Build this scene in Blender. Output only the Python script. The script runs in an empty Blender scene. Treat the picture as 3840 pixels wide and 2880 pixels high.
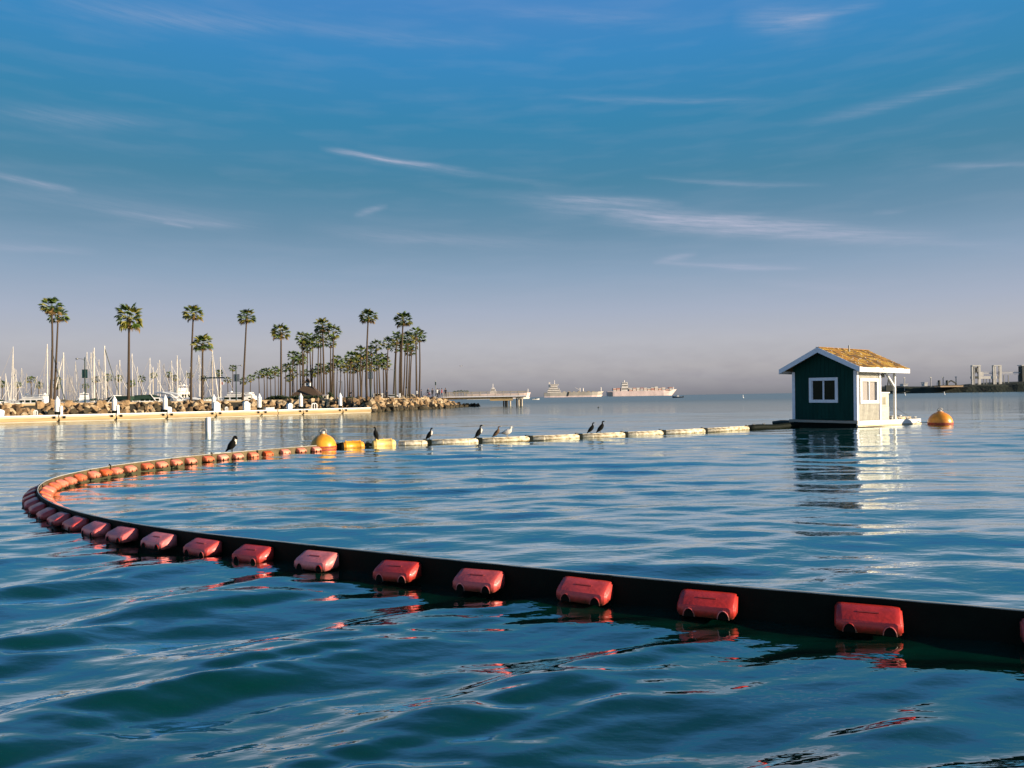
import bpy, math, random
import numpy as np
from mathutils import Vector, Matrix, Euler

R = math.radians
random.seed(7)
scene = bpy.context.scene
COL = scene.collection

# ------------------------------------------------------------------ camera
CAM_H = 1.6
cam_d = bpy.data.cameras.new("camera")
cam_d.sensor_width = 36.0
cam_d.lens = 27.0
cam_d.clip_start = 0.05
cam_d.clip_end = 40000.0
cam = bpy.data.objects.new("camera", cam_d)
COL.objects.link(cam)
CAM_ROT = (Matrix.Rotation(R(90 + 1.01), 4, 'X') @ Matrix.Rotation(R(-0.92), 4, 'Z'))
cam.matrix_world = Matrix.Translation((0, 0, CAM_H)) @ CAM_ROT
scene.camera = cam

# ------------------------------------------------------------------ light, sky, exposure
SUN_DIR = Vector((0.945, -0.31, math.tan(R(14)))).normalized()     # towards the sun
sun_d = bpy.data.lights.new("sun", 'SUN')
sun_d.energy = 5.0
sun_d.angle = R(0.53)
sun_d.color = (1.0, 0.83, 0.61)
sun = bpy.data.objects.new("sun", sun_d)
sun.rotation_euler = SUN_DIR.to_track_quat('Z', 'Y').to_euler()
COL.objects.link(sun)

scene.view_settings.view_transform = 'Standard'
scene.view_settings.look = 'None'
scene.view_settings.exposure = 0.75
scene.view_settings.gamma = 1.0
scene.view_settings.use_curve_mapping = False
scene.cycles.use_denoising = True
scene.cycles.max_bounces = 6
scene.cycles.diffuse_bounces = 2
scene.cycles.glossy_bounces = 4
scene.cycles.sample_clamp_indirect = 4.0


def lin(r, g, b):
    f = lambda c: (c / 255) / 12.92 if c / 255 <= 0.04045 else ((c / 255 + 0.055) / 1.055) ** 2.4
    return (f(r), f(g), f(b))


def pixdir(x, y):
    """direction of a photo pixel (3840x2880) in the world"""
    v = CAM_ROT @ Vector(((x - 1920) / 2880, -(y - 1440) / 2880, -1))
    return v.normalized()


def make_world():
    w = bpy.data.worlds.new("World")
    scene.world = w
    w.use_nodes = True
    nt = w.node_tree
    N, L = nt.nodes, nt.links
    N.clear()
    out = N.new('ShaderNodeOutputWorld')
    bg = N.new('ShaderNodeBackground')
    L.new(bg.outputs[0], out.inputs[0])
    tc = N.new('ShaderNodeTexCoord')

    def m(op, a, b=None, c=None, clamp=False):
        n = N.new('ShaderNodeMath')
        n.operation = op
        n.use_clamp = clamp
        for i, v in enumerate((a, b, c)):
            if v is None:
                continue
            if isinstance(v, (int, float)):
                n.inputs[i].default_value = v
            else:
                L.new(v, n.inputs[i])
        return n.outputs[0]
    sep = N.new('ShaderNodeSeparateXYZ')
    L.new(tc.outputs['Generated'], sep.inputs[0])
    X, Y, Z = sep.outputs
    az = m('ARCTAN2', X, Y)
    el = m('ARCSINE', Z)
    eld = m('MULTIPLY', el, 180 / math.pi)
    # clear sky by elevation: grey violet haze low, teal blue, deep blue overhead
    ramp = N.new('ShaderNodeValToRGB')
    L.new(m('DIVIDE', eld, 90.0, clamp=True), ramp.inputs[0])
    stops = [(0.0, (134, 134, 142)), (0.8, (158, 156, 162)), (2.0, (180, 177, 181)), (4.0, (186, 187, 196)),
             (6.2, (170, 180, 200)), (9.0, (142, 166, 192)), (12.0, (108, 146, 174)), (15.5, (74, 134, 166)),
             (19.5, (56, 134, 176)), (24, (58, 138, 194)), (28.5, (74, 138, 202)), (45, (44, 104, 158)), (90, (24, 72, 118))]
    cr = ramp.color_ramp
    cr.interpolation = 'LINEAR'
    while len(cr.elements) < len(stops):
        cr.elements.new(0.5)
    for e, (d, c) in zip(cr.elements, stops):
        e.position = d / 90
        e.color = (*lin(*c), 1)
    sky = N.new('ShaderNodeTexSky')
    sky.sky_type = 'NISHITA'
    sky.sun_disc = False
    sky.sun_elevation = R(14)
    sky.sun_rotation = math.atan2(SUN_DIR.x, SUN_DIR.y)
    sky.air_density = 1.2
    sky.dust_density = 1.5
    sk = N.new('ShaderNodeMixRGB')
    sk.blend_type = 'MULTIPLY'
    sk.inputs[0].default_value = 1.0
    L.new(sky.outputs[0], sk.inputs[1])
    sk.inputs[2].default_value = (0.06, 0.06, 0.06, 1)
    base = N.new('ShaderNodeMixRGB')
    base.inputs[0].default_value = 0.94
    L.new(sk.outputs[0], base.inputs[1])
    L.new(ramp.outputs[0], base.inputs[2])
    # cirrus: streaks in angular coordinates, frayed by noise
    comb = N.new('ShaderNodeCombineXYZ')
    L.new(m('MULTIPLY', az, 9.0), comb.inputs[0])
    L.new(m('MULTIPLY', el, 60.0), comb.inputs[1])
    warp = N.new('ShaderNodeTexNoise')
    warp.inputs['Scale'].default_value = 1.0
    warp.inputs['Detail'].default_value = 5.0
    L.new(comb.outputs[0], warp.inputs['Vector'])
    wv = m('SUBTRACT', warp.outputs['Fac'], 0.5)
    elw = m('MULTIPLY_ADD', wv, 0.012, el)
    comb2 = N.new('ShaderNodeCombineXYZ')
    L.new(m('MULTIPLY_ADD', el, 40.0, m('MULTIPLY', az, 22.0)), comb2.inputs[0])
    L.new(m('MULTIPLY_ADD', az, 30.0, m('MULTIPLY', el, 260.0)), comb2.inputs[1])
    fr = N.new('ShaderNodeTexNoise')
    fr.inputs['Scale'].default_value = 1.0
    fr.inputs['Detail'].default_value = 9.0
    fr.inputs['Roughness'].default_value = 0.72
    L.new(comb2.outputs[0], fr.inputs['Vector'])
    fray = m('MULTIPLY_ADD', fr.outputs['Fac'], 2.6, -0.75, clamp=True)
    S = 3840 / 2212
    streaks = [  # x0, y0, x1, y1 (picture of 2212 wide), half width, strength
        (686, 320, 960, 362, 5, .55), (700, 322, 1060, 382, 8, .25), (930, 365, 1250, 405, 7, .12),
        (-40, 368, 170, 420, 5, .5), (-60, 396, 600, 496, 20, .16), (200, 455, 560, 492, 6, .2),
        (1060, 422, 1900, 496, 17, .4), (1170, 424, 1480, 442, 8, .45), (1300, 462, 1830, 486, 9, .4),
        (1280, 476, 2080, 510, 13, .45), (1700, 500, 2300, 540, 9, .16),
        (1405, 568, 1760, 580, 5, .5), (1408, 568, 1510, 548, 6, .35),
        (-60, 238, 360, 268, 16, .2), (1380, 382, 1800, 404, 5, .22), (1720, 270, 2260, 135, 10, .22),
        (2000, 358, 2260, 350, 4, .25), (60, -5, 640, 62, 20, .2), (480, 25, 1150, 95, 14, .1),
        (1580, 40, 1800, 40, 24, .24), (1640, 55, 1920, 5, 9, .25), (762, 464, 840, 445, 5, .35),
        (-60, 524, 220, 548, 6, .22), (1180, 206, 1720, 215, 6, .18), (640, 490, 1250, 532, 14, .2),
        (1000, 12, 1500, 35, 14, .12), (1600, 605, 1900, 625, 7, .12), (350, 478, 420, 492, 4, .3),
        (480, 708, 1000, 712, 4, .1), (1880, 458, 1960, 455, 3, .15)]
    total = None
    for x0, y0, x1, y1, wd, st in streaks:
        a, b = pixdir(x0 * S, y0 * S), pixdir(x1 * S, y1 * S)
        A = (math.atan2(a.x, a.y), math.asin(a.z))
        B = (math.atan2(b.x, b.y), math.asin(b.z))
        dx, dy = B[0] - A[0], B[1] - A[1]
        ln = math.hypot(dx, dy)
        cx, sx = dx / ln, dy / ln
        hw = wd * S / 2880
        p = m('SUBTRACT', az, A[0])
        q = m('SUBTRACT', elw, A[1])
        u = m('ADD', m('MULTIPLY', p, cx / ln), m('MULTIPLY', q, sx / ln))
        v = m('ADD', m('MULTIPLY', p, -sx / hw), m('MULTIPLY', q, cx / hw))
        g = m('EXPONENT', m('MULTIPLY', m('MULTIPLY', v, v), -1.0))
        e = m('MULTIPLY', m('MULTIPLY', u, m('SUBTRACT', 1.0, u)), 4.0, clamp=True)
        mk = m('MULTIPLY', m('MULTIPLY', g, e), st)
        total = mk if total is None else m('ADD', total, mk)
    cirr = m('MULTIPLY', total, m('MULTIPLY_ADD', fray, 0.95, 0.22))
    # thin veil everywhere, all round the sky
    veil = m('MULTIPLY', m('MULTIPLY_ADD', warp.outputs['Fac'], 1.6, -0.75, clamp=True), 0.16)
    cov = m('ADD', cirr, veil, clamp=True)
    cl = N.new('ShaderNodeMixRGB')
    L.new(cov, cl.inputs[0])
    L.new(base.outputs[0], cl.inputs[1])
    cl.inputs[2].default_value = (*lin(182, 186, 208), 1)
    # low smoky bank over the marina and far shore
    comb3 = N.new('ShaderNodeCombineXYZ')
    L.new(m('MULTIPLY', az, 30.0), comb3.inputs[0])
    L.new(m('MULTIPLY', el, 90.0), comb3.inputs[1])
    sm = N.new('ShaderNodeTexNoise')
    sm.inputs['Scale'].default_value = 1.0
    sm.inputs['Detail'].default_value = 5.0
    L.new(comb3.outputs[0], sm.inputs['Vector'])
    low = m('EXPONENT', m('MULTIPLY', m('MULTIPLY', eld, eld), -0.10))
    smk = m('MULTIPLY', low, m('MULTIPLY_ADD', sm.outputs['Fac'], 2.6, -1.05, clamp=True))
    s2 = N.new('ShaderNodeMixRGB')
    L.new(m('MULTIPLY', smk, 0.22), s2.inputs[0])
    L.new(cl.outputs[0], s2.inputs[1])
    s2.inputs[2].default_value = (*lin(122, 118, 134), 1)
    L.new(s2.outputs[0], bg.inputs[0])
    bg.inputs[1].default_value = 0.595


make_world()

# ------------------------------------------------------------------ helpers
def at_z(x, y, z=0.0):
    """world point on height z that a photo pixel looks at (used once to survey the place)"""
    d = pixdir(x, y)
    t = (z - CAM_H) / d.z
    return Vector((d.x * t, d.y * t, z))


def at_d(x, y, dist):
    """world point at ground distance dist (along +Y) under a photo pixel"""
    d = pixdir(x, y)
    t = dist / d.y
    return Vector((d.x * t, dist, CAM_H + d.z * t))


MATS = {}


def mat(name, col, rough=0.6, var=0.25, scale=6.0, metal=0.0, bump=0.0, bscale=None, col2=None, stretch=(1, 1, 1), spec=0.5, coat=0.0, detail=5.0):
    if name in MATS:
        return MATS[name]
    m = bpy.data.materials.new(name)
    m.use_nodes = True
    nt = m.node_tree
    N, L = nt.nodes, nt.links
    b = N['Principled BSDF']
    tc = N.new('ShaderNodeTexCoord')
    mp = N.new('ShaderNodeMapping')
    mp.inputs['Scale'].default_value = stretch
    L.new(tc.outputs['Object'], mp.inputs[0])
    n = N.new('ShaderNodeTexNoise')
    n.inputs['Scale'].default_value = scale
    n.inputs['Detail'].default_value = detail
    n.inputs['Roughness'].default_value = 0.62
    L.new(mp.outputs[0], n.inputs['Vector'])
    r = N.new('ShaderNodeValToRGB')
    c2 = col2 if col2 else tuple(c * (1 - var) for c in col)
    c1 = tuple(min(1, c * (1 + var * .5)) for c in col)
    r.color_ramp.elements[0].position = 0.32
    r.color_ramp.elements[1].position = 0.68
    r.color_ramp.elements[0].color = (*c2, 1)
    r.color_ramp.elements[1].color = (*c1, 1)
    L.new(n.outputs['Fac'], r.inputs[0])
    L.new(r.outputs[0], b.inputs['Base Color'])
    b.inputs['Roughness'].default_value = rough
    b.inputs['Metallic'].default_value = metal
    b.inputs['Specular IOR Level'].default_value = spec
    b.inputs['Coat Weight'].default_value = coat
    if bump:
        n2 = N.new('ShaderNodeTexNoise')
        n2.inputs['Scale'].default_value = bscale or scale * 3
        n2.inputs['Detail'].default_value = 6
        L.new(mp.outputs[0], n2.inputs['Vector'])
        bp = N.new('ShaderNodeBump')
        bp.inputs['Strength'].default_value = 1.0
        bp.inputs['Distance'].default_value = bump
        L.new(n2.outputs['Fac'], bp.inputs['Height'])
        L.new(bp.outputs[0], b.inputs['Normal'])
    MATS[name] = m
    return m


class MB:
    """collects shapes, then links them as one mesh object"""
    def __init__(s):
        s.v, s.f, s.mi = [], [], []
        s.cur = 0

    def _add(s, vs, fs, M=None):
        o = len(s.v)
        if M is not None:
            vs = [M @ Vector(p) for p in vs]
        s.v += [tuple(p) for p in vs]
        s.f += [tuple(i + o for i in f) for f in fs]
        s.mi += [s.cur] * len(fs)
        return s

    def box(s, x0, x1, y0, y1, z0, z1, M=None):
        vs = [(x0, y0, z0), (x1, y0, z0), (x1, y1, z0), (x0, y1, z0), (x0, y0, z1), (x1, y0, z1), (x1, y1, z1), (x0, y1, z1)]
        return s._add(vs, [(0, 3, 2, 1), (4, 5, 6, 7), (0, 1, 5, 4), (1, 2, 6, 5), (2, 3, 7, 6), (3, 0, 4, 7)], M)

    def prism(s, pts, y0, y1, M=None):
        """polygon in XZ, extruded along Y"""
        n = len(pts)
        vs = [(x, y0, z) for x, z in pts] + [(x, y1, z) for x, z in pts]
        fs = [tuple(range(n)), tuple(range(2 * n - 1, n - 1, -1))]
        fs += [(i, i + n, (i + 1) % n + n, (i + 1) % n) for i in range(n)]
        return s._add(vs, fs, M)

    def tube(s, pts, rad, n=8, cap=True, M=None, sx=1.0, up=None):
        pts = [Vector(p) for p in pts]
        if isinstance(rad, (int, float)):
            rad = [rad] * len(pts)
        vs, fs = [], []
        a0 = None
        for i, p in enumerate(pts):
            t = (pts[min(i + 1, len(pts) - 1)] - pts[max(i - 1, 0)])
            t = t.normalized() if t.length > 1e-9 else Vector((0, 0, 1))
            if a0 is None:
                h = Vector((0, 0, 1)) if abs(t.z) < .9 else Vector((1, 0, 0))
                if up is not None:
                    h = Vector(up)
                a0 = t.cross(h).normalized()
            a = (a0 - t * a0.dot(t)).normalized()
            a0 = a
            b = t.cross(a)
            for k in range(n):
                w = 2 * math.pi * k / n
                vs.append(p + a * (math.cos(w) * rad[i] * sx) + b * (math.sin(w) * rad[i]))
        for i in range(len(pts) - 1):
            for k in range(n):
                fs.append((i * n + k, i * n + (k + 1) % n, (i + 1) * n + (k + 1) % n, (i + 1) * n + k))
        if cap:
            fs.append(tuple(range(n - 1, -1, -1)))
            fs.append(tuple(range((len(pts) - 1) * n, len(pts) * n)))
        return s._add(vs, fs, M)

    def bar(s, a, b, w, h=None, M=None):
        h = h or w
        a, b = Vector(a), Vector(b)
        t = (b - a).normalized()
        hh = Vector((0, 0, 1)) if abs(t.z) < .95 else Vector((0, 1, 0))
        u = t.cross(hh).normalized()
        v = u.cross(t)
        vs = []
        for p in (a, b):
            for i, j in ((-1, -1), (1, -1), (1, 1), (-1, 1)):
                vs.append(p + u * (i * w / 2) + v * (j * h / 2))
        return s._add(vs, [(0, 1, 2, 3), (7, 6, 5, 4), (0, 4, 5, 1), (1, 5, 6, 2), (2, 6, 7, 3), (3, 7, 4, 0)], M)

    def lathe(s, prof, n=24, M=None):
        vs, fs = [], []
        for r, z in prof:
            for k in range(n):
                w = 2 * math.pi * k / n
                vs.append((r * math.cos(w), r * math.sin(w), z))
        for i in range(len(prof) - 1):
            for k in range(n):
                fs.append((i * n + k, i * n + (k + 1) % n, (i + 1) * n + (k + 1) % n, (i + 1) * n + k))
        fs.append(tuple(range(n - 1, -1, -1)))
        fs.append(tuple(range((len(prof) - 1) * n, len(prof) * n)))
        return s._add(vs, fs, M)

    def rings(s, rings, cap=True, M=None):
        n = len(rings[0])
        vs = [p for r in rings for p in r]
        fs = []
        for i in range(len(rings) - 1):
            for k in range(n):
                fs.append((i * n + k, i * n + (k + 1) % n, (i + 1) * n + (k + 1) % n, (i + 1) * n + k))
        if cap:
            fs.append(tuple(range(n - 1, -1, -1)))
            fs.append(tuple(range((len(rings) - 1) * n, len(rings) * n)))
        return s._add(vs, fs, M)

    def mesh(s, name, mats, smooth=False):
        me = bpy.data.meshes.new(name)
        me.from_pydata(s.v, [], s.f)
        for mm in (mats if isinstance(mats, (list, tuple)) else [mats]):
            me.materials.append(mm)
        if any(s.mi):
            me.polygons.foreach_set('material_index', s.mi)
        if smooth:
            me.polygons.foreach_set('use_smooth', [True] * len(me.polygons))
        me.update()
        return me

    def build(s, name, mats, parent=None, smooth=False, label=None, bevel=0.0, bseg=2):
        me = s.mesh(name, mats, smooth)
        if bevel:
            import bmesh
            bm = bmesh.new()
            bm.from_mesh(me)
            bmesh.ops.recalc_face_normals(bm, faces=bm.faces)
            ed = [e for e in bm.edges if len(e.link_faces) == 2 and e.calc_face_angle(0) > 0.5]
            bmesh.ops.bevel(bm, geom=ed, offset=bevel, segments=bseg, affect='EDGES', clamp_overlap=True, profile=0.6)
            bm.to_mesh(me)
            bm.free()
            if smooth:
                me.polygons.foreach_set('use_smooth', [True] * len(me.polygons))
        return place(name, me, parent, label)


def fixn(me):
    import bmesh
    bm = bmesh.new()
    bm.from_mesh(me)
    bmesh.ops.recalc_face_normals(bm, faces=bm.faces)
    bm.to_mesh(me)
    bm.free()


def place(name, me, parent=None, label=None, M=None):
    o = bpy.data.objects.new(name, me)
    COL.objects.link(o)
    if parent is not None:
        o.parent = parent
    if M is not None:
        o.matrix_local = M
    if label:
        o['label'] = label
    return o


def tag(o, label=None, cat=None, group=None, kind=None):
    for k, v in (('label', label), ('category', cat), ('group', group), ('kind', kind)):
        if v:
            o[k] = v
    return o


def thing(name, label, cat, loc=(0, 0, 0), rz=0.0, group=None, s=1.0):
    o = bpy.data.objects.new(name, None)
    o.empty_display_size = 0.2
    COL.objects.link(o)
    o.location = loc
    o.rotation_euler = (0, 0, rz)
    o.scale = (s, s, s)
    return tag(o, label, cat, group)


def copy_tree(o, parent=None, label=None, group=None):
    c = o.copy()
    COL.objects.link(c)
    if parent is not None:
        c.parent = parent
        c.matrix_parent_inverse = o.matrix_parent_inverse
    for ch in list(o.children):
        copy_tree(ch, c)
    if label:
        c['label'] = label
    if group:
        c['group'] = group
    return c


def structure(name, mb_or_me, m, smooth=False):
    o = mb_or_me.build(name, m, smooth=smooth)
    o['kind'] = 'structure'
    return o


ONES = ['', 'first', 'second', 'third', 'fourth', 'fifth', 'sixth', 'seventh', 'eighth', 'ninth', 'tenth', 'eleventh', 'twelfth',
        'thirteenth', 'fourteenth', 'fifteenth', 'sixteenth', 'seventeenth', 'eighteenth', 'nineteenth']


def nth(k):
    if k < 20:
        return ONES[k]
    t, o = divmod(k, 10)
    tens = {2: 'twent', 3: 'thirt', 4: 'fort', 5: 'fift', 6: 'sixt', 7: 'sevent'}[t]
    return tens + 'ieth' if o == 0 else tens + 'y-' + ONES[o]


# ------------------------------------------------------------------ materials
white = mat('white_paint', (0.80, 0.79, 0.76), 0.45, 0.10, 9)
trimw = mat('shade_tinted_trim', (0.78, 0.76, 0.80), 0.5, 0.08, 5)  # white with the shaded gable's lavender cast put into its colour
cream = mat('groove_shade_siding', (0.30, 0.27, 0.20), 0.6, 0.18, 3, stretch=(6, 6, .6))  # darkened cream, puts the groove shade between battens into the colour
navy = mat('dark_teal_paint', (0.003, 0.040, 0.030), 0.75, 0.25, 2.2, bump=.002, bscale=30, stretch=(3, 3, .4), spec=.15)
black = mat('black_rubber', (0.003, 0.006, 0.003), 0.7, 0.3, 8, bump=.003, spec=.12)
dark = mat('dark_fitting', (0.02, 0.025, 0.02), 0.5, 0.3, 8)
dglass = mat('dark_glass', (0.004, 0.014, 0.007), 0.12, 0.2, 2, spec=.12)
curtainm = mat('grey_curtain', (0.34, 0.30, 0.27), 0.4, 0.2, 4, stretch=(12, 12, .7))
wood = mat('sun_bleached_wood', (0.62, 0.50, 0.32), 0.7, 0.4, 3, stretch=(1, 8, 8), bump=.004, bscale=12)
shingles = [mat('shingle_%s' % n, c, 0.85, 0.4, 9, bump=.006, bscale=25) for n, c in
            (('rust', (0.36, 0.17, 0.018)), ('ochre', (0.48, 0.28, 0.030)), ('brown', (0.17, 0.085, 0.012)))]
dropping = mat('bird_dropping', (0.62, 0.55, 0.45), 0.8, 0.3, 10)
red = mat('shaded_float_red', (0.80, 0.055, 0.045), 0.42, 0.3, 7, coat=.1, bump=.002, bscale=40, col2=(0.56, 0.038, 0.026))  # shaded copy of the float colour, outer side
orange = mat('sunlit_float_orange', (0.84, 0.20, 0.06), 0.45, 0.3, 8, bump=.002, bscale=40, col2=(0.68, 0.10, 0.035))  # same floats with the sunlit tone painted in, basin side
beltin = mat('sunlit_tan_belt', (0.13, 0.09, 0.035), 0.7, 0.5, 4)  # inner belt skin, its sunlit look painted in as tan
yellow = mat('yellow_buoy_paint', (0.75, 0.36, 0.02), 0.38, 0.25, 3, coat=.2, col2=(0.55, 0.22, 0.015))
orangeb = mat('orange_buoy_paint', (0.78, 0.30, 0.015), 0.38, 0.3, 3, coat=.2, col2=(0.58, 0.19, 0.012))
redband = mat('red_waterline_growth', (0.42, 0.07, 0.03), 0.6, 0.5, 9)
pipew = mat('weathered_white_pipe', (0.74, 0.66, 0.48), 0.5, 0.5, 3, stretch=(1.6, 3, 3), col2=(0.20, 0.13, 0.04))
concrete = mat('pale_concrete', (0.62, 0.54, 0.42), 0.8, 0.22, 1.2, stretch=(.4, 1, 3), bump=.01, bscale=8)
waler = mat('timber_waler', (0.46, 0.32, 0.15), 0.8, 0.4, 2, stretch=(.3, 1, 6), bump=.01)
rockm = [mat('rock_%s' % n, c, 0.9, 0.45, 2.2, bump=.05, bscale=5) for n, c in
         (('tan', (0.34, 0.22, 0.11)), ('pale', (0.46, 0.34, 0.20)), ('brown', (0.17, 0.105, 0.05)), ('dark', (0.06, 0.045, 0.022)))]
soil = mat('dark_wet_soil', (0.035, 0.03, 0.018), 0.9, 0.4, 2)
pathm = mat('sandy_path', (0.40, 0.29, 0.17), 0.9, 0.3, 1)
trunkm = mat('palm_trunk', (0.075, 0.05, 0.03), 0.9, 0.5, 5, stretch=(2, 2, 6), bump=.03, bscale=20)
leafm = [mat('palm_leaf_%s' % n, c, 0.5, 0.5, 3, spec=.35) for n, c in
         (('green', (0.10, 0.155, 0.022)), ('dark', (0.03, 0.06, 0.012)), ('sunlit_olive', (0.19, 0.18, 0.02)), ('dry', (0.22, 0.14, 0.05)))]  # the yellower leaves carry sunlit highlights painted into the colour
bushm = mat('hedge_leaf', (0.03, 0.05, 0.015), 0.8, 0.6, 6)
mastm = mat('mast_aluminium', (0.80, 0.74, 0.64), 0.4, 0.15, 2)
mastd = mat('dull_mast', (0.46, 0.40, 0.32), 0.5, 0.2, 2)
gel = mat('white_gelcoat', (0.82, 0.78, 0.72), 0.3, 0.1, 2)
canvas = mat('green_canvas', (0.012, 0.04, 0.022), 0.8, 0.3, 4)
bluec = mat('blue_canvas', (0.03, 0.07, 0.14), 0.8, 0.3, 4)
tanc = mat('tan_canvas', (0.42, 0.34, 0.23), 0.8, 0.3, 4)
steel = mat('galvanised_steel', (0.30, 0.30, 0.29), 0.5, 0.25, 6, metal=.3)
polem = mat('dark_green_pole', (0.02, 0.045, 0.035), 0.5, 0.25, 6)
bannerm = mat('dark_teal_banner', (0.02, 0.07, 0.065), 0.7, 0.25, 5)
bannerb = mat('grey_blue_banner', (0.14, 0.16, 0.20), 0.7, 0.4, 4)
roofm = mat('brown_roof', (0.09, 0.055, 0.03), 0.8, 0.4, 3, stretch=(1, 1, 4))
skin = mat('skin', (0.40, 0.22, 0.14), 0.6, 0.1)
darkc = mat('dark_clothing', (0.02, 0.02, 0.025), 0.9, 0.3)
lightc = mat('light_clothing', (0.6, 0.58, 0.55), 0.9, 0.2)
redc = mat('red_clothing', (0.4, 0.06, 0.05), 0.9, 0.2)
feather = mat('dark_feathers', (0.007, 0.008, 0.006), 0.8, 0.4, 30, spec=.15)
brownf = mat('brown_feathers', (0.13, 0.075, 0.04), 0.7, 0.5, 30)
palef = mat('pale_feathers', (0.66, 0.60, 0.52), 0.7, 0.2, 20)
greyf = mat('grey_feathers', (0.24, 0.23, 0.22), 0.7, 0.3, 20)
beakm = mat('horn_beak', (0.38, 0.28, 0.10), 0.4, 0.2)
binblue = mat('blue_white_panel', (0.30, 0.45, 0.62), 0.5, 0.5, 6, col2=(.7, .72, .75))

def waterline_film(m, z0, z1, col, strength=.85, vary=.0, scale=22):
    """slime that grows up from the waterline, and a slightly different fade on every float"""
    nt = m.node_tree
    N, L = nt.nodes, nt.links
    b = N['Principled BSDF']
    src = b.inputs['Base Color'].links[0].from_socket
    tc = N.new('ShaderNodeTexCoord')
    sp = N.new('ShaderNodeSeparateXYZ')
    L.new(tc.outputs['Object'], sp.inputs[0])
    n = N.new('ShaderNodeTexNoise')
    n.inputs['Scale'].default_value = scale
    n.inputs['Detail'].default_value = 4
    L.new(tc.outputs['Object'], n.inputs['Vector'])
    ad = N.new('ShaderNodeMath')
    ad.operation = 'MULTIPLY_ADD'
    L.new(n.outputs['Fac'], ad.inputs[0])
    ad.inputs[1].default_value = (z1 - z0) * 1.6
    ad.inputs[2].default_value = -(z1 - z0) * .8
    a2 = N.new('ShaderNodeMath')
    L.new(sp.outputs[2], a2.inputs[0])
    L.new(ad.outputs[0], a2.inputs[1])
    mr = N.new('ShaderNodeMapRange')
    mr.inputs['From Min'].default_value = z0
    mr.inputs['From Max'].default_value = z1
    mr.inputs['To Min'].default_value = strength
    mr.inputs['To Max'].default_value = 0
    L.new(a2.outputs[0], mr.inputs['Value'])
    mx = N.new('ShaderNodeMixRGB')
    L.new(mr.outputs[0], mx.inputs[0])
    L.new(src, mx.inputs[1])
    mx.inputs[2].default_value = (*col, 1)
    last = mx.outputs[0]
    if vary:
        oi = N.new('ShaderNodeObjectInfo')
        hs = N.new('ShaderNodeHueSaturation')
        v1 = N.new('ShaderNodeMapRange')
        v1.inputs['To Min'].default_value = 1 - vary
        v1.inputs['To Max'].default_value = 1 + vary * .6
        L.new(oi.outputs['Random'], v1.inputs['Value'])
        L.new(v1.outputs[0], hs.inputs['Value'])
        v2 = N.new('ShaderNodeMapRange')
        v2.inputs['To Min'].default_value = 1.05
        v2.inputs['To Max'].default_value = 1 - vary * .8
        L.new(oi.outputs['Random'], v2.inputs['Value'])
        L.new(v2.outputs[0], hs.inputs['Saturation'])
        L.new(last, hs.inputs['Color'])
        last = hs.outputs[0]
    L.new(last, b.inputs['Base Color'])


waterline_film(red, -.005, .055, (.055, .035, .012), .9, .28)
waterline_film(orange, .0, .05, (.20, .08, .02), .7, .25)
waterline_film(pipew, -.01, .04, (.10, .08, .03), .9, .2, 12)
waterline_film(yellow, .0, .10, (.22, .09, .02), .8, 0, 12)
waterline_film(orangeb, .0, .10, (.20, .07, .02), .8, 0, 12)
waterline_film(beltin, .0, .08, (.05, .05, .02), .8, 0, 12)

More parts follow.
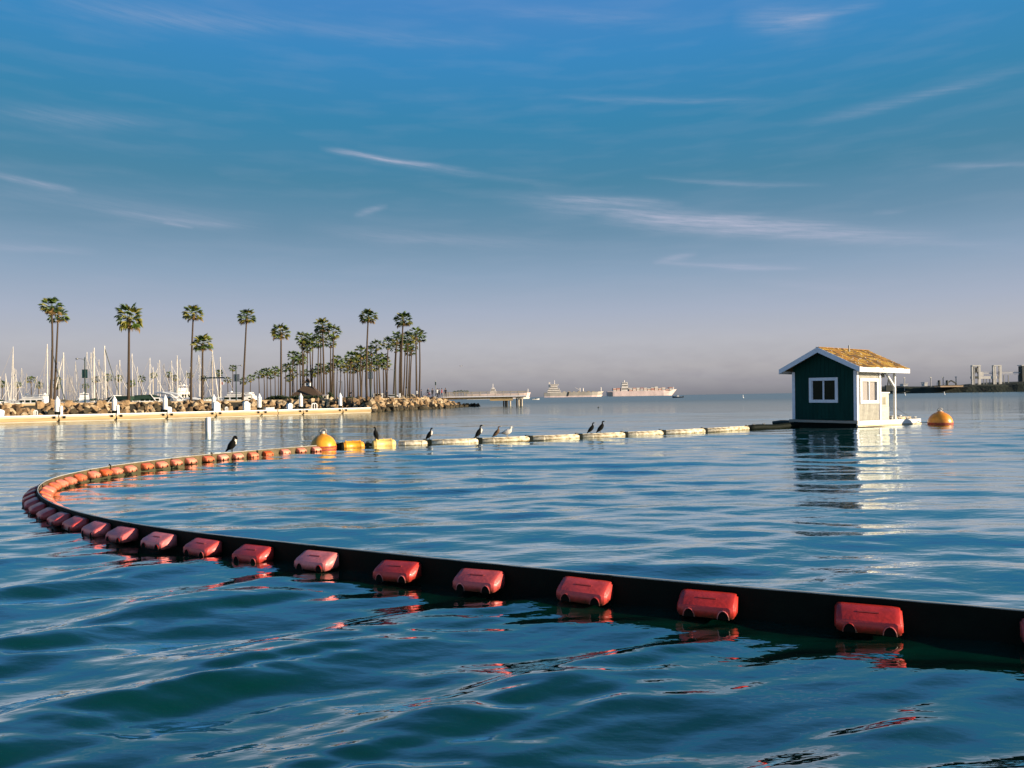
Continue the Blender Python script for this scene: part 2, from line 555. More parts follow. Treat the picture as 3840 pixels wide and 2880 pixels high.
# ------------------------------------------------------------------ water
def build_water():
    rs = [0.7]
    while rs[-1] < 70:
        rs.append(rs[-1] * 1.0056)
    while rs[-1] < 16000:
        rs.append(rs[-1] * 1.045)
    rs = np.array(rs)
    fine = np.linspace(R(-39), R(39), 560)
    coarse = np.linspace(R(39), R(321), 90)[1:-1]
    th = np.concatenate([fine, coarse])
    nr, na = len(rs), len(th)
    RR, TT = np.meshgrid(rs, th, indexing='ij')
    X, Y = RR * np.sin(TT), RR * np.cos(TT)
    dr = RR * 0.0056 + np.where(RR > 70, RR * .04, 0)
    dth = np.where(np.arange(na) < 560, R(78) / 559, R(3.2))[None, :] * RR
    res = np.maximum(dr, np.where(dth > RR * 0.01, dth, 0))
    H = np.zeros_like(X)
    rng = np.random.default_rng(5)

    def comp(lam, ang, amp, ph, env=1.0, skew=0.0):
        k = 2 * math.pi / lam
        q = k * (X * math.sin(ang) + Y * math.cos(ang)) + ph
        f = np.clip((lam / res - 3.0) / 4.0, 0, 1)
        return amp * f * env * (np.sin(q) + skew * np.cos(2 * q))
    # gentle warp makes crests wander
    wx = 0.5 * np.sin(0.7 * X + 0.33 * Y + 1.0) + 0.35 * np.sin(-0.5 * X + 0.61 * Y + 2.2)
    wy = 0.4 * np.sin(0.45 * X - 0.7 * Y + .4) + 0.35 * np.sin(1.1 * X + 0.27 * Y)
    X0, Y0 = X.copy(), Y.copy()
    X = X0 + wx * .3
    Y = Y0 + wy * .3
    # where the boom shelters the basin: foreground wake outside, calm inside
    bl = 6.35 - 0.53 * X0                               # the boom's near branch, roughly
    near_boom = np.exp(-((Y0 - bl + .15) / .6) ** 2)
    outside = 1 / (1 + np.exp((Y0 - bl + .3) * 3.0))
    left = 1 / (1 + np.exp((X0 + 4.5) * 1.0)) * np.exp(-np.maximum(Y0 - 9, 0) / 6)
    wake = np.clip(outside + .25 * left, 0, 1) * np.clip((10.5 - Y0) / 4, 0.0, 1) * 1.0
    damp = 1 - .85 * near_boom
    lf = 1 / (1 + np.exp((X0 - .2) * 1.3))
    H += comp(1.55, R(-46), 0.040, 2.6, damp * wake * (.35 + .65 * lf), -.14)
    H += comp(1.30, R(-8), 0.020, 1.1, damp * wake * (1 - .6 * lf), -.12)
    H += comp(2.60, R(-16), 0.018, 3.1, wake * damp, -.1)
    H += comp(.78, R(-30), 0.007, 2.4, wake, -.1)
    for i in range(44):
        lam = 0.09 * 10 ** (rng.uniform(0, .85))
        if i == 0:
            q1 = 2 * math.pi / 1.55 * (X * math.sin(R(-46)) + Y * math.cos(R(-46))) + 2.6
            crest = np.clip(np.sin(q1 + .5) * .5 + .5, 0, 1) ** 3
            rough = (.6 + 1.9 * crest * lf)
        H += comp(lam, R(-20 + rng.normal() * 15), 0.0046 * lam * rng.uniform(.5, 1.5), rng.uniform(0, 6.28), wake * rough * (.8 + .5 * np.sin(1.3 * X0 + .8 * Y0 + i)))
    # wind ripples everywhere, crests mostly across the view
    calm = 0.9 * (0.8 + 0.4 * np.sin(.11 * X0 + .05 * Y0 + 1) * np.sin(.07 * Y0 - .13 * X0))
    for i in range(64):
        lam = 0.30 * 10 ** (rng.uniform(0, .85))
        ang = R(rng.normal() * 20 - 3)
        sl = .0020 if lam < .55 else .0027
        H += comp(lam, ang, sl * lam * rng.uniform(.5, 1.5), rng.uniform(0, 6.28), calm)
    # far swell
    for lam, ang, amp in ((5.2, 12, .010), (7.5, -25, .012), (11, 8, .014), (17, -14, .016)):
        H += comp(lam, R(ang), amp, rng.uniform(0, 6.28), np.clip(RR / 14, 0, 1))
    V = np.stack([X0, Y0, H], -1).reshape(-1, 3)
    V = np.concatenate([V, [[0, 0, 0]]])
    i = np.arange(nr - 1)[:, None]
    j = np.arange(na)[None, :]
    jn = (j + 1) % na
    q = np.stack(np.broadcast_arrays(i * na + j, i * na + jn, (i + 1) * na + jn, (i + 1) * na + j), -1).reshape(-1, 4)
    tri = np.stack([(np.arange(na) + 1) % na, np.arange(na), np.full(na, nr * na)], -1)
    me = bpy.data.meshes.new('water')
    me.vertices.add(len(V))
    me.vertices.foreach_set('co', V.astype(np.float32).ravel())
    nl = q.size + tri.size
    me.loops.add(nl)
    me.loops.foreach_set('vertex_index', np.concatenate([q.ravel(), tri.ravel()]).astype(np.int32))
    me.polygons.add(len(q) + len(tri))
    me.polygons.foreach_set('loop_start', np.concatenate([np.arange(len(q)) * 4, q.size + np.arange(len(tri)) * 3]).astype(np.int32))
    me.update(calc_edges=True)
    me.polygons.foreach_set('use_smooth', [True] * len(me.polygons))
    me.validate()
    m = bpy.data.materials.new('sea_water')
    m.use_nodes = True
    nt = m.node_tree
    N, L = nt.nodes, nt.links
    N.remove(N['Principled BSDF'])
    body = N.new('ShaderNodeBsdfDiffuse')
    body.inputs['Color'].default_value = (0.0004, 0.026, 0.017, 1)
    gl = N.new('ShaderNodeBsdfGlossy')
    gl.inputs['Color'].default_value = (0.94, 1.0, 0.99, 1)
    fr = N.new('ShaderNodeFresnel')
    fr.inputs['IOR'].default_value = 1.33
    mix = N.new('ShaderNodeMixShader')
    tc = N.new('ShaderNodeTexCoord')

    def noise(scale, stretch, detail=3.0, rot=0):
        mp = N.new('ShaderNodeMapping')
        mp.inputs['Scale'].default_value = stretch
        mp.inputs['Rotation'].default_value = (0, 0, rot)
        L.new(tc.outputs['Object'], mp.inputs[0])
        n = N.new('ShaderNodeTexNoise')
        n.inputs['Scale'].default_value = scale
        n.inputs['Detail'].default_value = detail
        n.inputs['Roughness'].default_value = 0.5
        L.new(mp.outputs[0], n.inputs['Vector'])
        return n.outputs['Fac']

    def math_(op, a, b_=None):
        n = N.new('ShaderNodeMath')
        n.operation = op
        for k, v in enumerate((a, b_)):
            if v is None:
                continue
            if isinstance(v, (int, float)):
                n.inputs[k].default_value = v
            else:
                L.new(v, n.inputs[k])
        return n.outputs[0]
    h1 = math_('MULTIPLY', noise(1.1, (.35, 1, 1), 2), 0.034)
    h2 = math_('MULTIPLY', noise(4.0, (.38, 1, 1), 2, R(8)), 0.0125)
    h3 = math_('MULTIPLY', noise(15.0, (.5, 1, 1), 2, R(-14)), 0.0042)
    patch = noise(0.09, (.6, 1.4, 1), 3)
    gain = math_('ADD', math_('MULTIPLY', patch, 1.5), 0.1)
    hh = math_('MULTIPLY', math_('ADD', math_('ADD', h1, h2), h3), gain)
    bp = N.new('ShaderNodeBump')
    bp.inputs['Distance'].default_value = 1.0
    bp.inputs['Strength'].default_value = 1.0
    L.new(hh, bp.inputs['Height'])
    for nd in (body, gl, fr):
        L.new(bp.outputs[0], nd.inputs['Normal'])
        L.new(body.outputs[0], mix.inputs[1])
    L.new(gl.outputs[0], mix.inputs[2])
    L.new(mix.outputs[0], N['Material Output'].inputs['Surface'])
    # open water is rougher than the sheltered basin
    ln = N.new('ShaderNodeVectorMath')
    ln.operation = 'LENGTH'
    L.new(tc.outputs['Object'], ln.inputs[0])
    mr = N.new('ShaderNodeMapRange')
    mr.inputs['From Min'].default_value = 25
    mr.inputs['From Max'].default_value = 260
    mr.inputs['To Min'].default_value = 0.03
    mr.inputs['To Max'].default_value = 0.23
    L.new(ln.outputs['Value'], mr.inputs['Value'])
    L.new(mr.outputs[0], gl.inputs['Roughness'])
    cap = N.new('ShaderNodeMapRange')
    cap.inputs['From Min'].default_value = 20
    cap.inputs['From Max'].default_value = 200
    cap.inputs['To Min'].default_value = 0.88
    cap.inputs['To Max'].default_value = 0.50
    L.new(ln.outputs['Value'], cap.inputs['Value'])
    L.new(math_('MINIMUM', math_('MULTIPLY', math_('POWER', fr.outputs[0], 0.76), 2.0), cap.outputs[0]), mix.inputs[0])
    me.materials.append(m)
    o = place('water', me)
    o['kind'] = 'structure'


build_water()

# ------------------------------------------------------------------ peninsula and its rocks
shore_px = [(-160, 1592), (0, 1578), (350, 1567), (700, 1557), (1050, 1549), (1390, 1545), (1422, 1543), (1560, 1536),
            (1673, 1531), (1739, 1526), (1800, 1524)]
shore = [at_z(x, y, 0.0) for x, y in shore_px]
# keep the wanted distances smooth
LANDZ = 1.72


def poly_at(pts, s):
    d = 0
    for a, b in zip(pts, pts[1:]):
        l = (b - a).length
        if s <= d + l:
            return a.lerp(b, (s - d) / l)
        d += l
    return pts[-1].copy()


def plen(pts):
    return sum((b - a).length for a, b in zip(pts, pts[1:]))


def inland(p, off):
    """offset away from the camera side"""
    i = min(range(len(shore)), key=lambda k: (shore[k] - p).length)
    a, b = shore[max(i - 1, 0)], shore[min(i + 1, len(shore) - 1)]
    t = (b - a).normalized()
    n = Vector((-t.y, t.x, 0))
    return p + n * off


SL = plen(shore)
NS = 60
low, top = [], []
for k in range(NS + 1):
    s = SL * k / NS
    p = poly_at(shore, s)
    rem = SL - s
    hgt = LANDZ if rem > 14 else max(0.05, LANDZ * rem / 14)
    low.append(inland(p, 0.2) + Vector((0, 0, -0.6)))
    q = inland(p, 3.2)
    top.append(Vector((q.x, q.y, hgt - .15)))
mb = MB()
n = len(low)
back = []
for k, q in enumerate(top):
    x = (q.x / q.y) * 2880 + 1920
    depth = 38 if x < 700 else 38 + (x - 700) * 0.6
    if x > 1500:
        depth = max(6, 500 - (x - 1500) * 4)
    if x > 1560:
        depth = max(4, 14 - (x - 1560) * .04)
    dr_ = Vector((q.x, q.y, 0)).normalized()
    back.append(Vector((q.x + dr_.x * depth, q.y + dr_.y * depth, q.z)))
vs = low + top + back + [Vector((p.x, p.y + 1, -0.6)) for p in back]
fs = []
for r_ in range(3):
    for k in range(n - 1):
        fs.append((r_ * n + k, r_ * n + k + 1, (r_ + 1) * n + k + 1, (r_ + 1) * n + k))
mb._add(vs, fs)
structure('peninsula', mb, [soil])
# sandy path edge along the top of the rocks
mb = MB()
for k in range(n - 12):
    a, b = top[k], top[k + 1]
    if (SL * k / NS) > SL - 16:
        break
    for (o0, o1, z0, z1) in ((0.0, 1.4, 0.06, 0.24),):
        P = [inland(a, o0), inland(b, o0), inland(b, o1), inland(a, o1)]
        vs = [Vector((p.x, p.y, a.z - .3)) for p in P] + [Vector((p.x, p.y, a.z + z1)) for p in P]
        mb._add(vs, [(4, 5, 6, 7), (0, 1, 5, 4), (2, 3, 7, 6)])
structure('path', mb, [pathm])


def rock_mesh(i, m):
    import bmesh
    rg = random.Random(i)
    bm = bmesh.new()
    for _ in range(15):
        v = Vector((rg.gauss(0, 1), rg.gauss(0, 1), rg.gauss(0, 1))).normalized()
        v *= rg.uniform(.8, 1.05)
        bm.verts.new((v.x * .62, v.y * .5, v.z * .45))
    r = bmesh.ops.convex_hull(bm, input=bm.verts)
    for v in [v for v in bm.verts if not v.link_faces]:
        bm.verts.remove(v)
    bmesh.ops.recalc_face_normals(bm, faces=bm.faces)
    me = bpy.data.meshes.new('rock')
    bm.to_mesh(me)
    bm.free()
    me.materials.append(m)
    return me


rockmeshes = [rock_mesh(i, rockm[(0, 1, 2, 0, 1, 0, 2, 1, 0, 2, 1, 0)[i % 12]]) for i in range(12)]
darkrocks = [rock_mesh(40 + i, rockm[3]) for i in range(4)]
bank = thing('rock_embankment', 'bank of tumbled tan and brown boulders below the palm lined path', 'rock bank', (0, 0, 0))
spots = []
s = 0
while s < SL:
    p = poly_at(shore, s)
    rem = SL - s
    tip = min(1, rem / 14 + .12)
    far = p.length
    step = 0.78 if p.y < 100 else 0.92
    rows = 5
    for r_ in range(rows):
        f = (r_ + .3) / rows
        ofs = 0.1 + 3.4 * f
        z = -0.05 + (LANDZ + .05) * f * tip
        if tip < .5 and r_ > 3:
            continue
        q = inland(p, ofs) + Vector((random.uniform(-.3, .3), random.uniform(-.25, .25), 0))
        spots.append((q.x, q.y, z + random.uniform(-.12, .12), r_, random.uniform(.72, 1.3)))
    s += step * random.uniform(.8, 1.2)
vis = [t for t in spots if abs(t[0] / t[1]) < 0.68]
vis.sort(key=lambda t: t[1] - 3 * t[4])
single, rest = vis[:298], vis[298:] + [t for t in spots if abs(t[0] / t[1]) >= 0.68]


def rock_matrix(t):
    x, y, z, r_, sc = t
    return Matrix.Translation((x, y, z)) @ Euler((random.uniform(0, 6.3), random.uniform(0, 6.3), random.uniform(0, 6.3))).to_matrix().to_4x4() @ Matrix.Diagonal((sc, sc * random.uniform(.85, 1.1), sc, 1))


for t in single:
    me = random.choice(darkrocks) if (t[3] == 0 and random.random() < .85) or random.random() < .16 else random.choice(rockmeshes)
    place('rock', me, bank, M=rock_matrix(t))
mb = MB()
for t in rest:
    k = 3 if (t[3] == 0 or (t[3] == 1 and random.random() < .5)) else random.choice((0, 1, 0, 1, 2))
    src = random.choice(rockmeshes)
    mb.cur = k
    mb._add([v.co for v in src.vertices], [tuple(p.vertices) for p in src.polygons], rock_matrix(t))
o = mb.build('smaller_rocks', rockm, bank)
o['kind'] = 'stuff'

# ------------------------------------------------------------------ floating dock
dA, dB = at_z(0, 1588, 0), at_z(1392, 1547.5, 0)
ddir = (dB - dA).normalized()
dA = dA - ddir * 14
dlen = (dB - dA).length
dock = thing('floating_dock', 'long pale concrete floating dock in front of the boulders', 'dock', (dA.x, dA.y, 0), math.atan2(ddir.y, ddir.x))
DW = 2.2
nseg = 8


def dock_s(px):
    """distance along the dock seen at picture column px"""
    k = (px - 1920) / 2880
    # solve (dA.x + s*dx) = k*(dA.y+s*dy)
    return (k * dA.y - dA.x) / (ddir.x - k * ddir.y)


joints = [0.0] + [dock_s(x) for x in (219, 434, 625, 808, 1040, 1135, 1283)] + [dlen]
joints = sorted(set(j for j in joints if 0 <= j <= dlen))
for a, b in zip(joints, joints[1:]):
    MB().box(a + .04, b - .04, 0, DW, -0.3, 0.56).build('deck_section', concrete, dock, bevel=.03)
    MB().box(a + .04, b - .04, -.14, -.002, 0.10, 0.42).build('waler', waler, dock, bevel=.015)
    MB().box(a + .04, b - .04, -.08, .02, 0.57, 0.66).build('kerb_rail', white, dock, bevel=.01)
pile_px = [219, 434, 625, 808, 979, 1135, 1283]
for px in pile_px:
    s = dock_s(px)
    for ds in (-.42, .42):
        MB().box(s + ds - .13, s + ds + .13, -.17, -.143, .30, .52).build('steel_plate', black, dock)
    MB().box(s - .07, s + .07, -.17, -.143, .02, .24).build('steel_plate', black, dock)


def dock_pt(px, off, z=0.56):
    s = dock_s(px)
    nrm = Vector((-ddir.y, ddir.x, 0))
    p = dA + ddir * s + nrm * off
    return Vector((p.x, p.y, z))


pile_lab = ['leftmost', 'second from left', 'third from left', 'fourth from left, behind a white cabinet', 'fifth from left', 'sixth from left', 'rightmost, near the dock end']
tips = [1485, 1484, 1480, 1478, 1475, 1474, 1472]
g0 = None
for px, lb, ty in zip(pile_px, pile_lab, tips):
    p = dock_pt(px, .5, 0)
    ztop = at_d(px, ty, p.y).z
    t = thing('guide_pile', 'white guide pile with pointed cap on the dock, ' + lb, 'piling', (p.x, p.y, 0), 0, 'pointed guide piles along the dock')
    MB().lathe([(.23, -1), (.23, ztop - .55)], 12).build('shaft', gel, t, smooth=False)
    MB().lathe([(.245, ztop - .55), (.245, ztop - .48), (.02, ztop)], 12).build('cap', white, t)
    MB().lathe([(.236, -.4), (.236, .95)], 12).build('dark_sleeve', black, t)

# things standing on the dock
def cabinet(px, off, w, h, label, m=white, lens=True):
    p = dock_pt(px, off)
    t = thing('power_cabinet', label, 'dock cabinet', p, math.atan2(ddir.y, ddir.x), 'white cabinets on the dock')
    MB().box(-w / 2, w / 2, -.25, .25, 0, h).build('cabinet_body', m, t, bevel=.03)
    MB().prism([(-w / 2 - .02, h), (w / 2 + .02, h), (w * .2, h + .16), (-w * .2, h + .16)], -.27, .27).build('cabinet_lid', white, t)
    if lens:
        MB().box(-w * .32, w * .32, -.262, -.25, h * .3, h * .85).build('cabinet_door', trimw, t)
    return t


cabinet(811, .2, .52, .95, 'tall white cabinet in front of the fourth pile on the dock')
cabinet(925, .3, .5, .95, 'white cabinet standing alone midway between two dock piles')


def bollard_post(px, off, h, label, w=.2):
    p = dock_pt(px, off)
    t = thing('power_pedestal', label, 'pedestal', p, math.atan2(ddir.y, ddir.x), 'narrow white pedestals on the dock')
    MB().box(-w / 2, w / 2, -w / 2, w / 2, 0, h).build('pedestal_post', white, t, bevel=.02)
    MB().prism([(-w / 2 - .02, h), (w / 2 + .02, h), (0, h + .12)], -w / 2 - .02, w / 2 + .02).build('pedestal_hood', white, t)


bollard_post(232, .25, .85, 'narrow white pedestal right beside the leftmost guide pile')
bollard_post(445, .25, .85, 'narrow white pedestal right beside the second guide pile')
bollard_post(825, .3, .85, 'narrow white pedestal touching the tall white cabinet')
bollard_post(938, .35, .82, 'narrow white pedestal behind the lone white cabinet')


def hoop(px, off, w, h, label, r=.04):
    p = dock_pt(px, off)
    t = thing('dock_hoop', label, 'rail hoop', p, math.atan2(ddir.y, ddir.x), 'small tubular hoops on the dock')
    MB().tube([(-w / 2, 0, 0), (-w / 2, 0, h * .85), (-w / 4, 0, h), (w / 4, 0, h), (w / 2, 0, h * .85), (w / 2, 0, 0)], r, 6).build('hoop_tube', white, t)
    MB().tube([(0, 0, 0), (0, 0, h)], r * .8, 6).build('centre_bar', white, t)


hoop(137, .5, .28, .55, 'small white hoop left of the leftmost guide pile')
hoop(855, .5, .28, .5, 'small white hoop between the two white cabinets')
hoop(1193, 1.0, .66, .72, 'wide white ladder hoop right of the sixth guide pile', .06)


def dock_bin(px, off, w, h, label):
    p = dock_pt(px, off)
    t = thing('recycling_bin', label, 'bin', p, math.atan2(ddir.y, ddir.x), 'blue and white bins on the dock')
    MB().rings([[(-w / 2 * k, -.22 * k, z), (w / 2 * k, -.22 * k, z), (w / 2 * k, .22 * k, z), (-w / 2 * k, .22 * k, z)] for z, k in ((0, .88), (h * .8, 1))]).build('bin_body', binblue, t)
    MB().prism([(-w * .54, h * .8), (w * .54, h * .8), (w * .3, h), (-w * .1, h * 1.1), (-w * .3, h)], -.25, .25).build('bin_lid', white, t)


dock_bin(5, .7, .62, .66, 'blue and white bin at the left edge of the photo')
dock_bin(640, .7, .52, .62, 'blue and white bin just right of the third guide pile')
dock_bin(1098, .9, .55, .75, 'blue and white bin just left of the sixth guide pile')
p = dock_pt(1020, .8)
t = thing('dock_box', 'low white storage box on the dock right of the fifth pile', 'storage box', p, math.atan2(ddir.y, ddir.x))
MB().box(-.5, .5, -.25, .25, 0, .26).build('box_body', white, t, bevel=.02)
MB().box(-.53, .53, -.28, .28, .262, .34).build('box_lid', white, t, bevel=.02)

# lone pile in the water
p = at_z(782, 1619, 0)
t = thing('white_pole', 'short white pole standing in the water in front of the dock', 'pole', (p.x, p.y, 0))
hz = at_d(781, 1565, p.y).z
MB().lathe([(.115, -1), (.115, hz - .02), (.09, hz)], 14).build('pole_shaft', white, t)
MB().box(-.16, -.118, -.03, .03, -.5, hz - .03).build('shade_strip', black, t)  # black strip painting the pole's shaded left edge

# ------------------------------------------------------------------ palms
def frond_mesh(m, seed, coarse=False, L_=1.0):
    """fan leaf along +X, unit length"""
    rg = random.Random(seed)
    mb = MB()
    pet = .52
    w = .018
    mb._add([(0, -w, 0), (0, w, 0), (pet, w * .7, .05), (pet, -w * .7, .05)], [(0, 1, 2, 3)])
    nseg = 5 if coarse else 9
    span = R(128)
    c = Vector((pet, 0, .05))
    for i in range(nseg):
        a = -span / 2 + span * (i + .5) / nseg
        da = span / nseg * .52
        ln = (0.55 - .10 * abs(a) / (span / 2)) * rg.uniform(.88, 1.08)
        mid = c + Vector((math.cos(a), math.sin(a), 0)) * ln * .68 + Vector((0, 0, .02))
        l1 = c + Vector((math.cos(a - da), math.sin(a - da), 0)) * ln * .6 + Vector((0, 0, -.035))
        l2 = c + Vector((math.cos(a + da), math.sin(a + da), 0)) * ln * .6 + Vector((0, 0, -.035))
        tip = c + Vector((math.cos(a), math.sin(a), 0)) * ln + Vector((0, 0, -.10 - .12 * rg.random()))
        mb._add([c, l1, mid, l2, tip], [(0, 1, 2), (0, 2, 3), (1, 4, 2), (2, 4, 3)])
    return mb


FR = [frond_mesh(None, i).mesh('frond', leafm[(0, 1, 0, 2, 1, 2)[i]]) for i in range(6)]
DRY = frond_mesh(None, 9).mesh('dry_frond', leafm[3])


def frond_dirs(nf, rg, low=-.75):
    res = []
    for i in range(nf):
        z = 1 - (1 - low) * (i + .5) / nf
        yaw = i * 2.39996 + rg.uniform(-.25, .25)
        pitch = math.asin(max(-1, min(1, z))) + rg.uniform(-.12, .12)
        res.append((yaw, pitch))
    return res


def fmat(yaw, pitch, roll, sc):
    return Matrix.Rotation(yaw, 4, 'Z') @ Matrix.Rotation(-pitch, 4, 'Y') @ Matrix.Rotation(roll, 4, 'X') @ Matrix.Diagonal((sc, sc, sc, 1))


def crown_mesh(seed, nf=23):
    rg = random.Random(seed)
    mb = MB()
    for i, (yaw, pitch) in enumerate(frond_dirs(nf, rg, -.7)):
        mb.cur = rg.choice((0, 1, 0, 1, 2)) if i < nf * .72 else rg.choice((2, 0, 1))
        f = frond_mesh(None, seed * 50 + i, True)
        mb._add(f.v, f.f, fmat(yaw, pitch, rg.uniform(-.5, .5), rg.uniform(.82, 1.05)))
    for i in range(5):
        mb.cur = 3
        f = frond_mesh(None, seed * 70 + i, True)
        mb._add(f.v, f.f, Matrix.Translation((0, 0, -.18)) @ fmat(i * 1.3, -1.15, 0, .55))
    return mb.mesh('crown', leafm)


CROWNS = [crown_mesh(s) for s in range(5)]


def trunk(base, topp, r0, r1, parent, bend=0.0):
    pts, rad = [], []
    base, topp = Vector(base), Vector(topp)
    for i in range(8):
        f = i / 7
        p = base.lerp(topp, f)
        p.x += bend * math.sin(f * math.pi)
        pts.append(p)
        rad.append(r0 * (1.25 - .25 * min(1, f * 6)) * (1 - f) + r1 * f)
    pts[0].z -= .4
    return MB().tube(pts, rad, 8).build('trunk', trunkm, parent, smooth=True)


def palm(xb, xt, yc, rpx, label, group, R_m=1.75, detail=False, bend=0.0, dist=None, sy=1.0):
    rg = random.Random(int(xt * 7 + yc))
    d = dist or R_m * 2880 / rpx
    b = at_d(xb, 1500, d)
    c = at_d(xt, yc, d)
    rr = rpx * d / 2880 * (1.14 if detail else 1.3)
    t = thing('palm_tree', label, 'palm tree', (b.x, b.y, LANDZ), 0, group)
    cx, cz = c.x - b.x, c.z - LANDZ
    trunk((0, 0, 0), (cx, 0, cz), .17 * rr / 1.7 + .02, .105 * rr / 1.7 + .01, t, bend)
    if detail:
        nf = 32
        for i, (yaw, pitch) in enumerate(frond_dirs(nf, rg, -.86 if sy > 1 else -.72)):
            me = FR[rg.randrange(6)] if i < nf - 3 else DRY
            M = Matrix.Translation((cx, 0, cz)) @ Matrix.Diagonal((1, 1, sy, 1)) @ fmat(yaw, pitch, rg.uniform(-.5, .5), rr * rg.uniform(.85, 1.06))
            f = place('frond', me, t)
            f.matrix_local = M
        MB().tube([(cx, 0, cz - .5 * rr), (cx, 0, cz - .15 * rr), (cx, 0, cz + .12 * rr)], [.09 * rr, .17 * rr, .06 * rr], 8).build('crown_shaft', leafm[3], t)
    else:
        f = place('crown', CROWNS[rg.randrange(5)], t)
        f.matrix_local = Matrix.Translation((cx, 0, cz)) @ Matrix.Rotation(rg.uniform(0, 6.28), 4, 'Z') @ Matrix.Diagonal((rr, rr, rr * rg.uniform(.92, 1.15), 1))
    return t


GT = 'tall palms standing apart along the shore'
for a in [
    (188, 194, 1152, 37, 'left of the pair of tall palms nearest the left edge', .25),
    (203, 218, 1188, 34, 'right of the pair of tall palms nearest the left edge, slightly lower', .0),
    (482, 484, 1197, 45, 'tall lone palm with a full shaggy crown right of the first lamp post', .0),
    (716, 725, 1180, 37, 'tall palm rising above a shorter palm in the marina', -.1),
    (758, 760, 1293, 38, 'shorter palm just right of a taller one, broad crown', .0),
    (909, 925, 1190, 34, 'slim palm leaning right beside the second lamp post', .0),
    (1054, 1054, 1250, 36, 'round headed palm standing alone left of the brown roof', .0),
    (1214, 1209, 1225, 32, 'tallest palm directly right of the brown roof, crown in the group', .1),
    (1375, 1381, 1191, 33, 'tallest palm rising alone out of the middle cluster', -.15),
    (1506, 1512, 1203, 34, 'tallest palm of the right hand cluster', -.2),
]:
    xb, xt, yc, rp, lb, bd = a
    palm(xb, xt, yc, rp, lb, GT, R_m=1.75 if rp > 33 else 1.65, detail=True, bend=bd, sy=1.35 if rp == 45 else 1.0)

clusters = {
    'the far row left of the brown roof': [(873, 1382, 13), (854, 1426, 13), (821, 1401, 13), (913, 1431, 14), (940, 1420, 14), (970, 1406, 15), (989, 1400, 16),
                             (1002, 1396, 16), (1013, 1408, 15), (1031, 1390, 15), (1044, 1400, 14), (1071, 1381, 17)],
    'the cluster around the brown roof': [(1132, 1270, 22), (1161, 1270, 21), (1141, 1293, 20), (1174, 1286, 21), (1195, 1284, 22), (1099, 1336, 19), (1124, 1340, 20),
                                 (1114, 1354, 18), (1134, 1352, 18), (1153, 1305, 21), (1203, 1262, 22), (1250, 1248, 27), (1240, 1286, 22),
                                 (1199, 1382, 17), (1223, 1388, 17), (1236, 1380, 18), (1170, 1402, 17), (1090, 1379, 17), (1085, 1420, 16),
                                 (1100, 1403, 16), (1140, 1399, 16), (1181, 1397, 17)],
    'the dense middle cluster': [(1411, 1297, 21), (1392, 1318, 22), (1354, 1325, 24), (1338, 1344, 22), (1316, 1342, 23), (1301, 1362, 21), (1329, 1366, 21),
                         (1361, 1358, 22), (1386, 1352, 22), (1420, 1352, 23), (1436, 1346, 21), (1444, 1366, 21), (1322, 1386, 18),
                         (1347, 1380, 18), (1290, 1386, 17), (1265, 1351, 17), (1278, 1368, 18), (1254, 1364, 17), (1372, 1378, 19), (1404, 1376, 20)],
    'the cluster at the right end': [(1456, 1290, 22), (1484, 1305, 20), (1489, 1268, 24), (1503, 1280, 22), (1529, 1271, 25), (1545, 1300, 22),
                             (1560, 1252, 26), (1573, 1264, 24), (1519, 1302, 21), (1537, 1316, 20)],
    'the marina behind the masts': [(8, 1442, 13), (67, 1444, 13), (116, 1425, 15), (146, 1446, 13), (216, 1426, 12), (214, 1450, 12), (322, 1448, 12), (360, 1424, 14),
                        (404, 1417, 14), (446, 1420, 13), (492, 1440, 14), (530, 1422, 13), (575, 1409, 13), (633, 1406, 13),
                        (656, 1419, 13), (710, 1409, 12), (763, 1420, 13)],
}
for cn, lst in clusters.items():
    lst = sorted(lst)
    grp = 'palms of ' + cn
    for k, (x, y, rp) in enumerate(lst):
        rg = random.Random(x)
        dr_ = rg.uniform(-6, 6) + (3 if cn.endswith('right end') else 0) * -1
        xb = x + dr_ * (0.5 if rp < 18 else 1.2)
        if rp < 16 and 'cluster' not in cn:
            dist = 1.7 * 2880 / rp
        else:
            dist = 1.7 * 2880 / rp
        nm = '%s palm from the left in %s' % (nth(k + 1), cn)
        palm(xb, x, y, rp, nm, grp, detail=False, bend=rg.uniform(-.25, .25), dist=dist)

# ------------------------------------------------------------------ marina: sailboats
def hull_rings(L_, B, H, z0=-.3, sheer=.15, bowlift=.35, n=9):
    rings = []
    for i in range(n):
        f = i / (n - 1)
        w = B / 2 * (math.sin(math.pi * min(1, .18 + f * .82)) ** .65 if f < 1 else 0)
        w = B / 2 * max(.02, (1 - max(0, (f - .45) / .55) ** 2.0)) * (.8 + .2 * min(1, f * 4))
        h = H * (1 + bowlift * max(0, (f - .4) / .6) ** 2)
        x = -L_ / 2 + L_ * f
        rings.append([(x, -w, h), (x, -w * .86, h * .35), (x * .97, -w * .45, z0), (x * .97, w * .45, z0), (x, w * .86, h * .35), (x, w, h)])
    return rings


def mkmesh(mb, name, m, smooth=False):
    me = mb.mesh(name, m, smooth)
    fixn(me)
    return me


sail_hull = mkmesh(MB().rings(hull_rings(9, 2.9, 1.15)), 'hull', gel)
cab = MB()
cab.rings([[(x, -w, 1.1), (x, -w * .85, 1.1 + h), (x, w * .85, 1.1 + h), (x, w, 1.1)] for x, w, h in ((-1.8, .9, .55), (.6, .85, .5), (2.2, .5, .15))])
sail_cabin = mkmesh(cab, 'cabin', gel)
covers = [mkmesh(MB().tube([(-3.6, 0, 2.35), (-2, 0, 2.5), (.35, 0, 2.75)], [.14, .2, .3], 8), 'sail_cover', m) for m in (bluec, canvas, tanc, white)]

